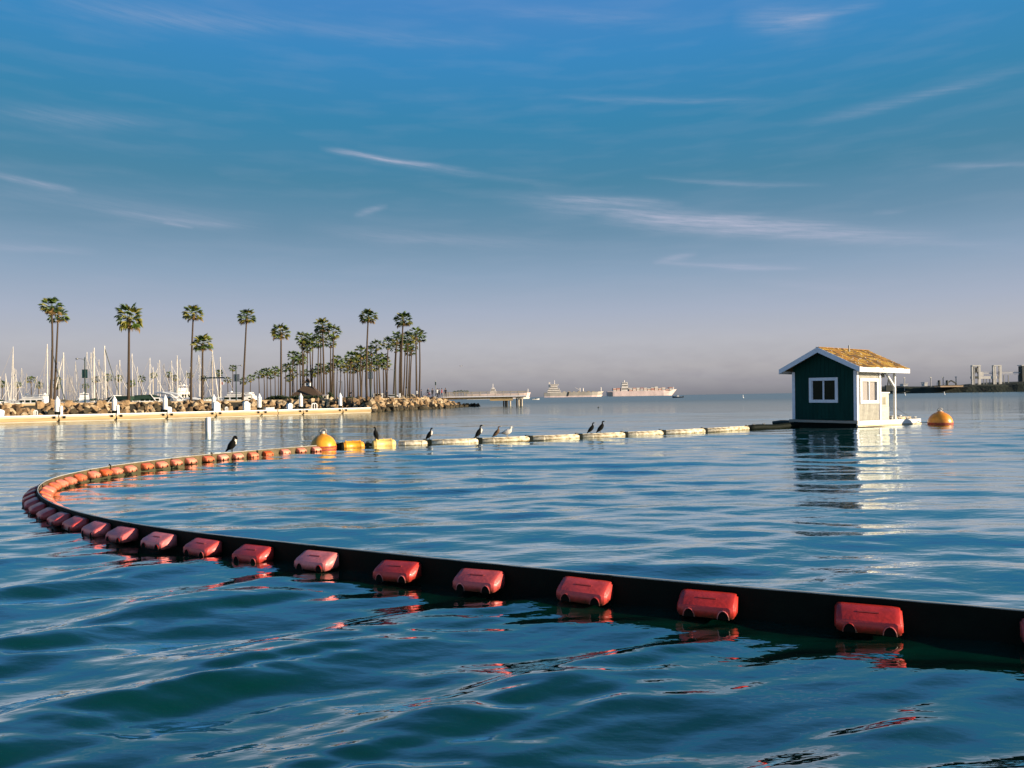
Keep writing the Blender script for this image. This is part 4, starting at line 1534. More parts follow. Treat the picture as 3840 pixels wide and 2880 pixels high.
def tanker():
    d = 2200
    m_ = d / 2880
    p = at_d(2040, 1490, d)
    t = thing('tanker_ship', 'tanker at anchor with white superstructure at its left end', 'ship', (p.x, p.y, 0), 0)
    L_ = 224 * m_
    zd_ = 14
    place('hull', mkmesh(MB().rings(ship_hull(L_, 28, 4.2, zd_)), 'hull', hullolive), t)
    place('lower_hull', mkmesh(MB().rings(ship_hull(L_ * .985, 27.6, -5, 4.19)), 'lower_hull', hullpink), t)
    z = zd_
    for i, (x0, x1, h) in enumerate(((12, 62, 6), (15, 58, 5), (20, 52, 5), (26, 50, 5), (22, 56, 3))):
        MB().box(x0 * m_, x1 * m_, -12 + i, 12 - i, z + .02, z + h).build('deckhouse', shipw, t)
        MB().box(x0 * m_ + 1, x1 * m_ - 1, -12.2 + i, -12.02 + i, z + h * .45, z + h * .75).build('window_band', dglass, t)
        z += h
    MB().box(18 * m_, 24 * m_, -3, 3, z - 8, z + 6).build('funnel', shipw, t)
    MB().tube([(40 * m_, 0, z), (40 * m_, 0, z + 11)], .9, 6).build('radar_mast', shipw, t)
    MB().tube([(135 * m_, 0, zd_), (135 * m_, 0, zd_ + 12)], 1.2, 6).bar((135 * m_, 0, zd_ + 6), (118 * m_, 0, zd_ + 13), 1.0).build('deck_crane', shipw, t)
    MB().tube([(147 * m_, 0, zd_), (147 * m_, 0, zd_ + 11)], 1.6, 6).build('deck_mast', shipw, t)
    MB().tube([(214 * m_, 0, zd_), (214 * m_, 0, zd_ + 13)], 1.2, 6).build('bow_mast', shipw, t)
    for i in range(7):
        x = (72 + 18 * i) * m_
        MB().box(x, x + 9 * m_, -6, 6, zd_ + .02, zd_ + 2.6).build('deck_pipework', tanc if i % 2 else hullolive, t)
    MB().prism([(84 * m_, 3), (90 * m_, 3), (94 * m_, 14.5), (88 * m_, 14.5)], -14.6, -14.1).build('gangway', dark, t)


def container_ship():
    d = 2600
    m_ = d / 2880
    p = at_d(2276, 1486, d)
    t = thing('container_ship', 'container ship at anchor loaded with pale and reddish containers', 'ship', (p.x, p.y, 0), 0)
    L_ = 262 * m_
    zd_ = 17
    place('hull', mkmesh(MB().rings(ship_hull(L_, 32, -6, zd_, rake=22)), 'hull', hullpink), t)
    MB().box(0.5, 20 * m_, -16.3, 16.3, 0, 15).build('stern_block', hullblue, t)
    z = zd_
    for i, (x0, x1, h) in enumerate(((52, 78, 12), (54, 78, 10), (56, 76, 7))):
        MB().box(x0 * m_, x1 * m_, -13 + i, 13 - i, z + .02, z + h).build('deckhouse', shipw, t)
        MB().box(x0 * m_ + 1, x1 * m_ - 1, -13.2 + i, -13.02 + i, z + h * .5, z + h * .75).build('window_band', dglass, t)
        z += h
    MB().tube([(66 * m_, 0, z), (66 * m_, 0, z + 8)], 1.5, 6).build('radar_mast', shipw, t)
    MB().box(70 * m_, 78 * m_, -4, 4, z - 6, z + 2).build('funnel', contm[3], t)
    rg = random.Random(4)
    x = 22
    while x < 238:
        if 46 < x < 80:
            x = 82
        h = rg.choice((10, 13, 13, 16)) if x < 200 else rg.choice((8, 11))
        w = 11.5
        nl = int(h / 2.7)
        for lv in range(nl):
            MB().box(x * m_, (x + w) * m_, -15, 15, zd_ + .05 + lv * 2.7, zd_ + lv * 2.7 + 2.62).build('container', contm[rg.choice((0, 1, 2, 1, 2, 3, 4, 1))], t)
        x += 13.6
    MB().tube([(250 * m_, 0, zd_), (250 * m_, 0, zd_ + 12)], 1.1, 6).build('bow_mast', shipw, t)


def coaster():
    d = 900
    m_ = d / 2880
    p = at_d(1752, 1495, d)
    t = thing('cargo_ship', 'low cargo ship partly hidden behind the fishing pier', 'ship', (p.x, p.y, 0), 0)
    L_ = 238 * m_
    place('hull', mkmesh(MB().rings(ship_hull(L_, 11, 1.2, 6.4, rake=2)), 'hull', hullpink), t)
    place('lower_hull', mkmesh(MB().rings(ship_hull(L_ * .99, 10.9, -2, 1.19, rake=2)), 'lower_hull', shipw), t)
    for x0, x1, z0, z1 in ((86, 110, 6.42, 9.5), (89, 106, 9.52, 12), (93, 102, 12.02, 13.6)):
        MB().box(x0 * m_, x1 * m_, -4, 4, z0, z1).build('deckhouse', shipw, t)
    MB().box(90 * m_, 105 * m_, -4.15, -4.01, 10.3, 11.3).build('window_band', dglass, t)
    MB().tube([(97 * m_, 0, 13.6), (97 * m_, 0, 18)], .35, 6).build('radar_mast', shipw, t)
    MB().tube([(228 * m_, 0, 6.4), (228 * m_, 0, 11.5)], .5, 6).box(226 * m_, 231 * m_, -1, 1, 6.42, 9.2).build('bow_mast', shipw, t)


tanker()
container_ship()
coaster()


def speedboat(xp, y, d, L_, heading, label, m1, m2):
    p = at_d(xp, y, d)
    t = thing('speedboat', label, 'boat', (p.x, p.y, 0), heading, 'small boats out on the open water')
    place('hull', mkmesh(MB().rings(hull_rings(L_, L_ * .32, L_ * .11, bowlift=.5)), 'hull', m1), t)
    MB().prism([(-L_ * .1, L_ * .1), (L_ * .12, L_ * .12), (L_ * .04, L_ * .22), (-L_ * .08, L_ * .22)], -L_ * .1, L_ * .1).build('windscreen', m2, t)
    MB().box(-L_ * .52, -L_ * .44, -.3, .3, .1, L_ * .17).build('outboard_motor', black, t)


speedboat(2542, 1496, 420, 6.0, R(178), 'dark speedboat passing in front of the container ship bow', hullblue, gel)
speedboat(2009, 1497, 480, 4.6, R(5), 'tiny white boat between the pier and the tanker', gel, dglass)

# ------------------------------------------------------------------ port breakwater on the right
d = 560
m_ = d / 2880
p0 = at_d(3296, 1470, d)
mb = MB()
prof = [(3270, 1463), (3300, 1455), (3360, 1450), (3380, 1447), (3420, 1449), (3500, 1449), (3590, 1449), (3625, 1446), (3650, 1442), (3720, 1441), (3780, 1440), (3812, 1435), (3900, 1428), (4100, 1426), (4700, 1430)]
rings = []
for x, y in prof:
    dd = d + (x - 3296) * -.05
    q = at_d(x, y, dd)
    z = q.z
    rings.append([(q.x, dd - 9, -1.5), (q.x, dd - 2 + random.uniform(-1, 1), z * .8), (q.x, dd + 3, z), (q.x, dd + 60, z), (q.x, dd + 70, -1.5)])
mb.rings(rings)
structure('breakwater_land', mb, [mat('dark_breakwater_rock', (0.018, 0.026, 0.014), 0.95, 0.6, .25, bump=.5, bscale=.6)])


def px_box(mb, x0, x1, y0, y1, d, dep=3.0):
    a, b = at_d(x0, y1, d), at_d(x1, y0, d)
    mb.box(a.x, b.x, d, d + dep, a.z, b.z)
    return mb


def port_origin(x, d):
    p = at_d(x, 1450, d)
    return Vector((p.x, p.y, 0))


def local_box(mb, o, x0, x1, y0, y1, d, yo=0.0, dep=3.0):
    a, b = at_d(x0, y1, d), at_d(x1, y0, d)
    mb.box(a.x - o.x, b.x - o.x, yo, yo + dep, a.z, b.z)
    return mb


shore_w = mat('port_white_steel', (0.62, 0.58, 0.52), 0.5, 0.15, .3)
shore_d = mat('port_dark_steel', (0.03, 0.035, 0.03), 0.6, 0.3, .3)
tanb = mat('orange_lit_cladding', (0.50, 0.34, 0.20), 0.7, 0.25, .2)  # white cladding with orange sunlight painted into its colour
D = 545
o_ = port_origin(3660, D)
t = thing('loading_tower', 'left white steel gantry tower of the port loader', 'gantry', o_, 0, 'port gantry towers')
for x0, x1, m in ((3646, 3649, shore_w), (3653, 3655, steel), (3671, 3677, shore_w)):
    for yo in (0, 1.0):
        local_box(MB(), o_, x0, x1, 1370, 1444, D, yo, .5).build('tower_leg', m, t)
b = MB()
local_box(b, o_, 3646, 3677, 1369, 1374, D, -.2, 2)
b.build('top_beam', shore_w, t)
b = MB()
a1, a2 = at_d(3656, 1376, D), at_d(3668, 1400, D)
b.bar((a1.x - o_.x, .5, a1.z), (a2.x - o_.x, .5, a2.z), .7).bar((a2.x - o_.x, .5, a1.z), (a1.x - o_.x, .5, a2.z), .7)
b.build('cross_brace', shore_d, t)
local_box(MB(), o_, 3647, 3669, 1411, 1420, D, .1, 2.6).build('machine_floor', shore_d, t)
o_ = port_origin(3740, D)
t = thing('loading_tower', 'right white steel gantry tower above the conveyor', 'gantry', o_, 0, 'port gantry towers')
for x0, x1 in ((3726, 3729), (3733, 3735), (3750, 3756)):
    for yo in (0, 1.0):
        local_box(MB(), o_, x0, x1, 1369, 1442, D, yo, .5).build('tower_leg', shore_w, t)
local_box(MB(), o_, 3726, 3756, 1369, 1373, D, -.2, 2).build('top_beam', shore_w, t)
o_ = port_origin(3700, D)
t = thing('conveyor_gallery', 'long white covered conveyor running between the port towers to the right edge', 'conveyor', o_)
local_box(MB(), o_, 3677.5, 3900, 1391, 1394, D, .6, 2).build('upper_rail', shore_w, t)
local_box(MB(), o_, 3677.5, 3900, 1402, 1406, D, .6, 2).build('lower_rail', shore_w, t)
local_box(MB(), o_, 3690, 3900, 1394.4, 1401.5, D, .8, 1.6).build('gallery_wall', contm[3], t)
local_box(MB(), o_, 3677.5, 3745, 1410, 1421, D, .5, 2.4).build('machine_house', shore_w, t)
local_box(MB(), o_, 3677.5, 3690, 1395, 1409.5, D, .5, 2.4).build('end_house', shore_w, t)
for x in (3692, 3703, 3715, 3726, 3768, 3785, 3823):
    local_box(MB(), o_, x, x + 1.4, 1406.3 if x > 3750 else 1421.2, 1442, D, 1, .5).build('support_leg', steel, t)
o_ = port_origin(3838, D)
t = thing('dark_silo', 'tall dark structure cut off by the right edge of the photo', 'tower', o_)
local_box(MB(), o_, 3830, 3870, 1372, 1436, D, -1, 4).build('tower_body', shore_d, t, bevel=.3)
local_box(MB(), o_, 3827, 3872, 1368, 1371.8, D, -1.3, 5).build('tower_cap', shore_w, t)
o_ = port_origin(3560, D)
t = thing('port_shed', 'long low orange lit white shed in front of two dark stacks', 'shed', o_)
local_box(MB(), o_, 3520, 3606, 1445, 1452, D - 4, -6, 8).build('shed_wall', tanb, t)
local_box(MB(), o_, 3518, 3608, 1443.4, 1444.9, D - 4, -6.5, 9).build('shed_roof', shore_w, t)
for k, (x, lb) in enumerate(((3522, 'left'), (3552, 'right'))):
    o_ = port_origin(x, D)
    t = thing('storage_silo', lb + ' of two short dark silos above the long shed', 'silo', o_, 0, 'short dark silos at the port')
    zt, zb = at_d(x, 1426, D).z, at_d(x, 1444, D).z
    MB().lathe([(.9, zb - .5), (.9, zt - .3), (.6, zt)], 12).build('silo_body', shore_d, t)
    MB().box(-1.6, -.95, -.4, .4, zb - .3, zt - 1.6).build('side_ladder', shore_w, t)
o_ = port_origin(3575, D)
t = thing('inclined_conveyor', 'dark sloping conveyor right of the two silos', 'conveyor', o_)
a1, a2, a3, a4 = at_d(3560, 1433, D), at_d(3570, 1427, D), at_d(3588, 1437, D), at_d(3588, 1444, D)
MB().bar((a1.x - o_.x, 1, a1.z), (a2.x - o_.x, 1, a2.z), .8).bar((a2.x - o_.x, 1, a2.z), (a3.x - o_.x, 1, a3.z), .8).build('belt_truss', shore_d, t)
MB().bar((a3.x - o_.x, 1, a3.z), (a4.x - o_.x, 1, a4.z - 1), .8).build('support_leg', shore_d, t)
for x, yt, lb in ((3408, 1416, 'leftmost port light mast, near the hut'), (3508, 1415, 'port light mast left of the silos'), (3555, 1414, 'port light mast behind the right silo'), (3604, 1413, 'port light mast right of the long shed')):
    o_ = port_origin(x, D)
    t = thing('light_mast', lb, 'light mast', o_, 0, 'light masts at the port')
    zt = at_d(x, yt, D).z
    MB().tube([(0, 6, 2), (0, 6, zt)], .3, 6).build('mast_pole', steel, t)
    MB().box(-.6, .6, 5.7, 6.3, zt - .3, zt + .4).build('floodlight', shore_w, t)
o_ = port_origin(3400, D)
t = thing('port_hut', 'small pale flat roofed building on the breakwater right of the floating hut', 'building', o_)
local_box(MB(), o_, 3388, 3404, 1440, 1448, D, 0, 5).build('wall', contm[3], t)
local_box(MB(), o_, 3386, 3406, 1438.5, 1439.8, D, -.5, 6).build('roof', shore_w, t)
o_ = port_origin(3470, D)
t = thing('pump_house', 'tiny pale pump house midway along the breakwater', 'building', o_)
local_box(MB(), o_, 3467, 3478, 1436, 1448, D, 0, 4).build('wall', shore_w, t)
local_box(MB(), o_, 3466, 3479, 1433, 1435.8, D, -.4, 5).build('roof', contm[3], t)
o_ = port_origin(3334, D)
t = thing('derrick', 'slim dark derrick on the breakwater seen through the porch', 'crane', o_)
zt = at_d(3334, 1413, D).z
MB().bar((-1.6, 0, 2), (0, 0, zt), .6).bar((1.6, 0, 2), (0, 0, zt), .6).bar((0, 0, zt), (2.2, 0, zt - 3), .5).bar((-1, 0, 5), (1, 0, 5), .5).build('lattice', shore_d, t)
MB().box(-2.6, 3, -1, 1, 2, 6).build('cab', shore_d, t)
for k, x in enumerate((3667, 3684, 3700, 3764)):
    pass

# navigation buoys
for x, yb, yt, lb in ((3393, 1480, 1469, 'small white marker buoy in front of the breakwater, right of the hut'), (3541, 1475, 1464, 'small white marker buoy in front of the long port shed'),
                      (2786, 1487, 1476, 'lone thin white marker buoy on the open horizon left of the hut')):
    d = 300
    p = at_d(x, yb, d)
    t = thing('marker_buoy', lb, 'buoy', (p.x, p.y, 0), 0, 'small white marker buoys')
    h = (yb - yt) * d / 2880
    MB().lathe([(.34, -.3), (.36, .15), (.3, .3)], 12).build('float_base', white, t)
    MB().lathe([(.15, .3), (.13, h), (.05, h + .06)], 10).build('spar', white, t)
p = at_d(2244, 1534, 105)
t = thing('small_float', 'tiny dark mooring float in open water above the gulls', 'float', (p.x, p.y, 0))
MB().lathe([(.02, -.1), (.11, -.02), (.12, .06), (.05, .13)], 12).build('float_ball', dark, t, smooth=True)
MB().tube([(0, 0, .12), (.02, 0, .25)], .02, 5).build('float_ring', steel, t)

# ------------------------------------------------------------------ the floating boom (red floats on a black belt)
BT = 0.205      # height of the belt's top edge
top_px = [(2330, 1330), (2212, 1319), (1900, 1293), (1600, 1269), (1300, 1243), (1150, 1228), (1000, 1213), (870, 1199), (740, 1185), (600, 1171), (500, 1161),
          (400, 1149), (320, 1138), (250, 1127), (200, 1116), (160, 1106), (128, 1096), (104, 1086), (88, 1076), (79, 1066),
          (76, 1057), (79, 1049), (90, 1041), (110, 1033), (140, 1025), (180, 1016), (230, 1008), (300, 998), (380, 989), (460, 980.5), (560, 972), (640, 966), (684, 962.5)]
S = 3840 / 2212
bp_ = [at_z(x * S, y * S, BT) for x, y in top_px]
for q in bp_:
    q.z = 0


def smooth_path(pts, step=.1):
    out = []
    n = len(pts)
    for i in range(n - 1):
        p0, p1, p2, p3 = pts[max(i - 1, 0)], pts[i], pts[i + 1], pts[min(i + 2, n - 1)]
        k = max(2, int((p2 - p1).length / step))
        for j in range(k):
            u = j / k
            out.append(.5 * ((2 * p1) + (p2 - p0) * u + (2 * p0 - 5 * p1 + 4 * p2 - p3) * u * u + (3 * p1 - p0 - 3 * p2 + p3) * u ** 3))
    out.append(pts[-1])
    # relax
    for _ in range(140):
        out = [out[0]] + [(out[i - 1] + out[i] * 2 + out[i + 1]) / 4 for i in range(1, len(out) - 1)] + [out[-1]]
    return out


bpath = smooth_path(bp_)
bcum = [0]
for a, b in zip(bpath, bpath[1:]):
    bcum.append(bcum[-1] + (b - a).length)


def bat(s):
    s = max(0, min(bcum[-1] - 1e-4, s))
    import bisect
    i = min(len(bpath) - 2, max(0, bisect.bisect_right(bcum, s) - 1))
    f = (s - bcum[i]) / max(1e-6, bcum[i + 1] - bcum[i])
    p = bpath[i].lerp(bpath[i + 1], f)
    a, b = bpath[max(0, i - 2)], bpath[min(len(bpath) - 1, i + 3)]
    return p, (b - a).normalized()


boom = thing('floating_boom', 'curving floating boom of red block floats bolted to a black belt', 'boom', (0, 0, 0))
# belt: two skins, dark outside, painted sunlit tan inside, in lengths of 3 m
SB = bcum[-1]
s = 0
k = 0
while s < SB - .1:
    e = min(SB, s + 3.0)
    mbo = MB()
    nn = max(3, int((e - s) / .12))
    ring = []
    for i in range(nn + 1):
        ss = s + (e - s) * i / nn
        p, tg = bat(ss)
        nr = Vector((tg.y, -tg.x, 0))      # right of travel
        wob = .0025 * math.sin(ss * 2.1) + .0015 * math.sin(ss * 13)
        ring.append([p + nr * .02 + Vector((0, 0, -.4)), p + nr * .02 + Vector((0, 0, BT + wob)), p - nr * .02 + Vector((0, 0, BT + wob)), p - nr * .02 + Vector((0, 0, -.4))])
    o0 = len(mbo.v)
    mbo.rings(ring)
    # material: side faces; face k in each ring: 0: right side,1: top,2: left side
    mi = []
    for fi in range(nn):
        mi += [1, 0, 0, 0]
    mi += [0, 0]
    mbo.mi = mi
    me = mbo.mesh('belt', [black, beltin])
    place('belt', me, boom)
    if s > .1:
        p, tg = bat(s)
        ang = math.atan2(tg.y, tg.x)
        Mj = Matrix.Translation(p) @ Matrix.Rotation(ang, 4, 'Z')
        MB().box(-.03, .03, -.027, .027, -.3, BT + .004, Mj).build('joint_plate', black, boom)
    s = e
    k += 1
mbc = MB()  # thin pale tube added to draw the belt's sunlit top edge
mbc.tube([bat(SB * i / 260)[0] + Vector((0, 0, BT + .004)) for i in range(261)], .007, 5)
mbc.build('edge_highlight', mat('pale_highlight', (.62, .58, .50), .6), boom)


def float_meshes(mtl):
    L2 = .205
    # cross section outwards (+Y), up Z : sloped top, upright outer face
    prof = [(0.0, -.004), (0.0, .156), (.05, .154), (.183, .094), (.196, .072), (.202, -.004)]
    rings = []
    for x, k, dz in ((-L2, .90, -.012), (-L2 + .02, .98, -.003), (-L2 + .05, 1, 0), (L2 - .05, 1, 0), (L2 - .02, .98, -.003), (L2, .90, -.012)):
        rings.append([(x, y * k, z + dz if z > 0 else z - dz) for y, z in prof])
    mb = MB().rings(rings)
    me = mb.mesh('float', [mtl], smooth=False)
    import bmesh
    bm = bmesh.new()
    bm.from_mesh(me)
    bmesh.ops.recalc_face_normals(bm, faces=bm.faces)
    ed = [e for e in bm.edges if len(e.link_faces) == 2 and e.calc_face_angle(0) > .45]
    bmesh.ops.bevel(bm, geom=ed, offset=.012, segments=2, affect='EDGES', clamp_overlap=True)
    bm.to_mesh(me)
    bm.free()
    me.polygons.foreach_set('use_smooth', [True] * len(me.polygons))
    return me


fm_red, fm_or = float_meshes(red), float_meshes(orange)


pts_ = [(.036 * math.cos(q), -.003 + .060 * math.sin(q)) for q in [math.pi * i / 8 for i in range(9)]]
arch = mkmesh(MB().prism(pts_, .170, .2035), 'recess_shade', mat('recess_shade_black', (.006, .006, .004), .9, spec=.1))  # solid black half disc, its colour stands for a hollow's shade
rim = MB().tube([(.040 * math.cos(q), .2015, -.003 + .064 * math.sin(q)) for q in [math.pi * i / 8 for i in range(9)]], .004, 5)
rimr, rimo = mkmesh(rim, 'recess_lip', red), mkmesh(rim, 'recess_lip', orange)
SL_ = Matrix.Translation((0, .115, .1255)) @ Matrix.Rotation(math.atan2(-.060, .133), 4, 'X')
emb_r = mkmesh(MB().box(-.065, .065, -.006, .006, -.003, .004, SL_), 'moulding', mat('dull_red_moulding', (.36, .035, .025), .5))


# measured centres of the floats along the near branch
near_c = [(2290, 1392), (1859, 1330), (1540, 1301), (1268, 1274), (1047, 1250), (851, 1230), (687, 1211), (550, 1194), (438, 1180), (346, 1166), (270, 1154), (207, 1141), (160, 1130), (124, 1119)]


def bs_nearest(x, y, z=.1):
    q = at_z(x * S, y * S, z)
    i = min(range(len(bpath)), key=lambda k: (bpath[k] - Vector((q.x, q.y, 0))).length)
    return bcum[i]


ns = [bs_nearest(x, y) for x, y in near_c]
gaps = [b - a for a, b in zip(ns[1:], ns[2:])]
pitch = sorted(gaps)[len(gaps) // 2]
print('float pitch', round(pitch, 3), [round(g, 2) for g in gaps], 'boom length', round(SB, 1), 'bend', ns[-1])
far_s = []
for zx in (2055, 1945, 1833, 1725, 1620, 1513, 1407, 1300, 1190, 1083, 975, 870, 765, 670, 590, 495, 412, 338, 275, 222):
    fx = zx / 1.843 + 60
    i = min((k for k in range(len(bpath)) if bcum[k] > ns[-1] + 2.5), key=lambda k: abs(bpath[k].x / bpath[k].y * 2880 + 1920 - fx) + (0 if bpath[k].y > 12 else 0))
    far_s.append(bcum[i])
far_s = sorted(set(far_s))
gap = far_s[0] - ns[-1]
nb = 6
bend_s = [ns[-1] + gap * (k + 1) / (nb + 1) for k in range(nb)]
print('far', [round(q, 1) for q in far_s[:6]], gap)
all_s = [(q, 1.0) for q in ns] + [(q, .95) for q in bend_s] + [(q, .86) for q in far_s]
rgf = random.Random(11)
for i, (s, fsc) in enumerate(all_s):
    p, tg = bat(s)
    view = Vector((p.x, p.y, 0)).normalized()
    # "in" side normal (towards the basin): right-hand side of travel
    inn = Vector((tg.y, -tg.x, 0))
    for side in (1, -1):
        nrm = inn * side
        facing = -nrm.dot(view)
        if facing < -.35:
            continue
        isin = side == 1
        yaxis = nrm
        xaxis = Vector((nrm.y, -nrm.x, 0))
        M = Matrix(((xaxis.x, yaxis.x, 0, p.x + nrm.x * .021), (xaxis.y, yaxis.y, 0, p.y + nrm.y * .021), (0, 0, 1, rgf.uniform(-.007, .007) + .028), (0, 0, 0, 1)))
        M = M @ Matrix.Rotation(rgf.uniform(-.03, .03), 4, 'Y') @ Matrix.Rotation(rgf.uniform(-.02, .02), 4, 'Z')
        f = place('float', fm_or if isin else fm_red, boom)
        f.matrix_local = M @ Matrix.Diagonal((fsc if fsc > .9 else .68, fsc, .92, 1))
        for cx in (-.125, .115):
            place('recess_shade', arch, f, M=Matrix.Translation((cx, 0, 0)))
            place('recess_lip', rimo if isin else rimr, f, M=Matrix.Translation((cx, 0, 0)))
        if not isin and i < 10:
            place('moulding', emb_r, f)

# ------------------------------------------------------------------ buoys and yellow floats
def buoy(px, wl, wpx, htop, m, label, band, knob=True):
    c = at_z(px, wl, 0)
    r_ = wpx / 2 * c.y / 2880
    c.y += r_ * .4
    ztop = at_d(px, htop, c.y).z
    zc = ztop - r_
    t = thing('mooring_buoy', label, 'buoy', (c.x, c.y, 0), 0, 'round mooring buoys')
    prof = []
    for i in range(21):
        a = -math.pi / 2 + math.pi * i / 20
        prof.append((max(.004, r_ * math.cos(a)), zc + r_ * math.sin(a)))
    MB().lathe(prof, 40).build('buoy_shell', m, t, smooth=True)
    zb = zc + r_ * .02
    MB().lathe([(r_ * 1.012, max(.0, zb - .03)), (r_ * 1.02, zb), (r_ * 1.012, zb + .03)], 40).build('seam_band', band, t, smooth=True)
    MB().lathe([(r_ * .28, ztop - r_ * .035), (r_ * .26, ztop + .012), (r_ * .1, ztop + .02)], 20).build('top_plate', m, t)
    kp = [(.10 * math.cos(a), 0, ztop + .09 + .08 * math.sin(a)) for a in [i * math.pi / 8 for i in range(17)]]
    MB().tube(kp, .028, 6, cap=False).build('lifting_eye', steel, t)
    MB().tube([(.0, 0, ztop - .02), (0, 0, ztop + .09)], .065, 8).build('eye_post', palef, t)
    return t


b1 = buoy(1208, 1690, 97, 1628, yellow, 'large yellow ball buoy where the red floats end', redband)
b2 = buoy(3536, 1591, 86, 1544, orangeb, 'orange ball buoy moored right of the floating hut', redband)
# growth around the waterline
for b_, r_ in ((b1, .42), (b2, .55)):
    sh = [c for c in b_.children if c.name.startswith('buoy_shell')][0]
    rr = max(v.co.x for v in sh.data.vertices)
    zc = sum(v.co.z for v in sh.data.vertices) / len(sh.data.vertices)
    pr = []
    for z in (-.08, .02, .07):
        pr.append((math.sqrt(max(.01, rr * rr - (z - zc) ** 2)) + .004, z))
    MB().lathe(pr, 40).build('waterline_growth', redband, b_, smooth=True)


def yellow_float(x0, x1, wl, m, label, ends):
    a, b = at_z(x0, wl + 2, 0), at_z(x1, wl - 2, 0)
    a.y += .12
    b.y += .12
    dr = (b - a)
    L_ = dr.length
    t = thing('drum_float', label, 'float', (a.x, a.y, 0), math.atan2(dr.y, dr.x), 'drum floats between buoy and pipes')
    r_ = .15
    zc = .075
    pts = [(0, .6), (.03, .85), (.07, 1), (.13, 1.0), (.14, 1.06), (.2, 1.06), (.21, 1.0), (.79, 1.0), (.8, 1.06), (.86, 1.06), (.87, 1), (.93, 1), (.97, .85), (1, .6)]
    MB().tube([(L_ * f, 0, zc) for f, k in pts], [r_ * k for f, k in pts], 20).build('drum', m, t, smooth=True)
    MB().tube([(L_ * .15, 0, zc + r_ + .012), (L_ * .85, 0, zc + r_ + .012)], .022, 6).build('top_rib', m, t)
    for f in (.18, .5, .82):
        MB().tube([(L_ * f + .02 * 0, -.01, zc + r_), (L_ * f, -.01, zc + r_ + .05)], .02, 6).build('lug', m, t)
    for f, k in ((-.02, ends[0]), (1.02, ends[1])):
        if k:
            MB().lathe([(r_ * .8, 0), (r_ * .98, .03), (r_ * .98, .12), (r_ * .6, .15)], 18, Matrix.Translation((L_ * f - .06, 0, zc)) @ Matrix.Rotation(R(90), 4, 'Y')).build('end_fender', black, t, smooth=True)
    return t


yellow_float(1278, 1362, 1683, yellow, 'bright yellow drum float next to the yellow ball buoy', (1, 0))
yellow_float(1392, 1480, 1675, mat('faded_yellow_plastic', (.80, .58, .20), .45, .35, 4, col2=(.62, .38, .08)), 'faded yellow drum float with a cormorant on it', (0, 0))
for x, lab in ((1264, 'short black coupling between the yellow ball buoy and the drum'), (1377, 'short black coupling between the two yellow drum floats')):
    c = at_z(x, 1683 if x < 1300 else 1679, 0)
    c.y += .1
    t = thing('coupling', lab, 'coupling', (c.x, c.y, 0), R(4))
    MB().tube([(-.14, 0, .08), (.14, 0, .09)], .05, 8).build('bar', black, t)
    MB().box(-.05, .05, -.06, .06, -.25, .17).build('bracket', black, t, bevel=.01)
    MB().tube([(-.1, 0, .13), (0, .01, .2), (.1, 0, .13)], .015, 6).build('shackle', dark, t)

# white pipe floats
joint = [(1484, 1673), (1608, 1669), (1798, 1662), (1989, 1653.5), (2176, 1645), (2347, 1637), (2490, 1630), (2647, 1622), (2811, 1612)]
jp = [at_z(x, y, 0) for x, y in joint]
for q in jp:
    q.y += .13
pl_ = ['first white pipe float, right of the faded yellow drum', 'second white pipe float, between the two left cormorants', 'third white pipe float, under the brown bird and the gull',
       'fourth white pipe float, empty, right of the gull', 'fifth white pipe float, under the pair of cormorants', 'sixth white pipe float from the left, with brown stains',
       'seventh white pipe float from the left, rust stained', 'eighth and last white pipe float before the black hose']
for i, (a, b) in enumerate(zip(jp, jp[1:])):
    dr = b - a
    L_ = dr.length
    t = thing('pipe_float', pl_[i], 'float', (a.x, a.y, 0), math.atan2(dr.y, dr.x), 'white pipe floats in a line')
    r_ = .10
    MB().tube([(.08, 0, .06), (L_ - .08, 0, .06)], r_, 16).build('pipe', pipew, t, smooth=True)
    MB().box(.1, L_ - .1, -.025, .025, .157, .176).build('top_strip', pipew, t)
    for k in range(3):
        x = L_ * (.25 + .25 * k)
        MB().lathe([(r_ + .006, 0), (r_ + .006, .03)], 16, Matrix.Translation((x, 0, .06)) @ Matrix.Rotation(R(90), 4, 'Y')).build('strap', pipew, t)
    MB().box(L_ - .075, L_ + .075, -.09, .09, -.3, .185).build('coupling_block', black, t, bevel=.015)
    MB().box(L_ - .2, L_ - .078, -.05, .05, .175, .215).build('hinge', dark, t)
# black hose to the hut
c0, c1 = jp[-1], at_z(2990, 1601, 0)
t = thing('black_hose', 'low black floating hose between the last white pipe and the hut raft', 'hose', (c0.x, c0.y, 0))
pts = [(c0.lerp(c1, f) - c0) + Vector((0, 0, .07 + .02 * math.sin(f * 9))) for f in [i / 10 for i in range(11)]]
MB().tube(pts, .14, 10).build('hose', black, t, smooth=True)
for f in (.1, .3):
    q = c0.lerp(c1, f) - c0
    MB().box(q.x - .05, q.x + .05, q.y - .05, q.y + .05, .2, .25).build('cleat', steel, t)

# ------------------------------------------------------------------ floating hut
HX, HY = 15.62, 34.9
hut = thing('floating_hut', 'small dark teal hut with white trim and brown shingle roof on a raft', 'hut', (HX, HY, 0))
hut.rotation_euler = (Matrix.Rotation(R(0.75), 3, 'Y') @ Matrix.Rotation(R(36), 3, 'Z')).to_euler()
W, LW, LP, LR, OV = 3.26, 1.94, 3.5, 5.6, .42
DZ, WZ = .30, 2.70
RZ = 3.60
def slope_z(y):        # roof underside height
    return 2.62 + (RZ - 2.62) * (1 - abs(y - W / 2) / (W / 2 + OV))


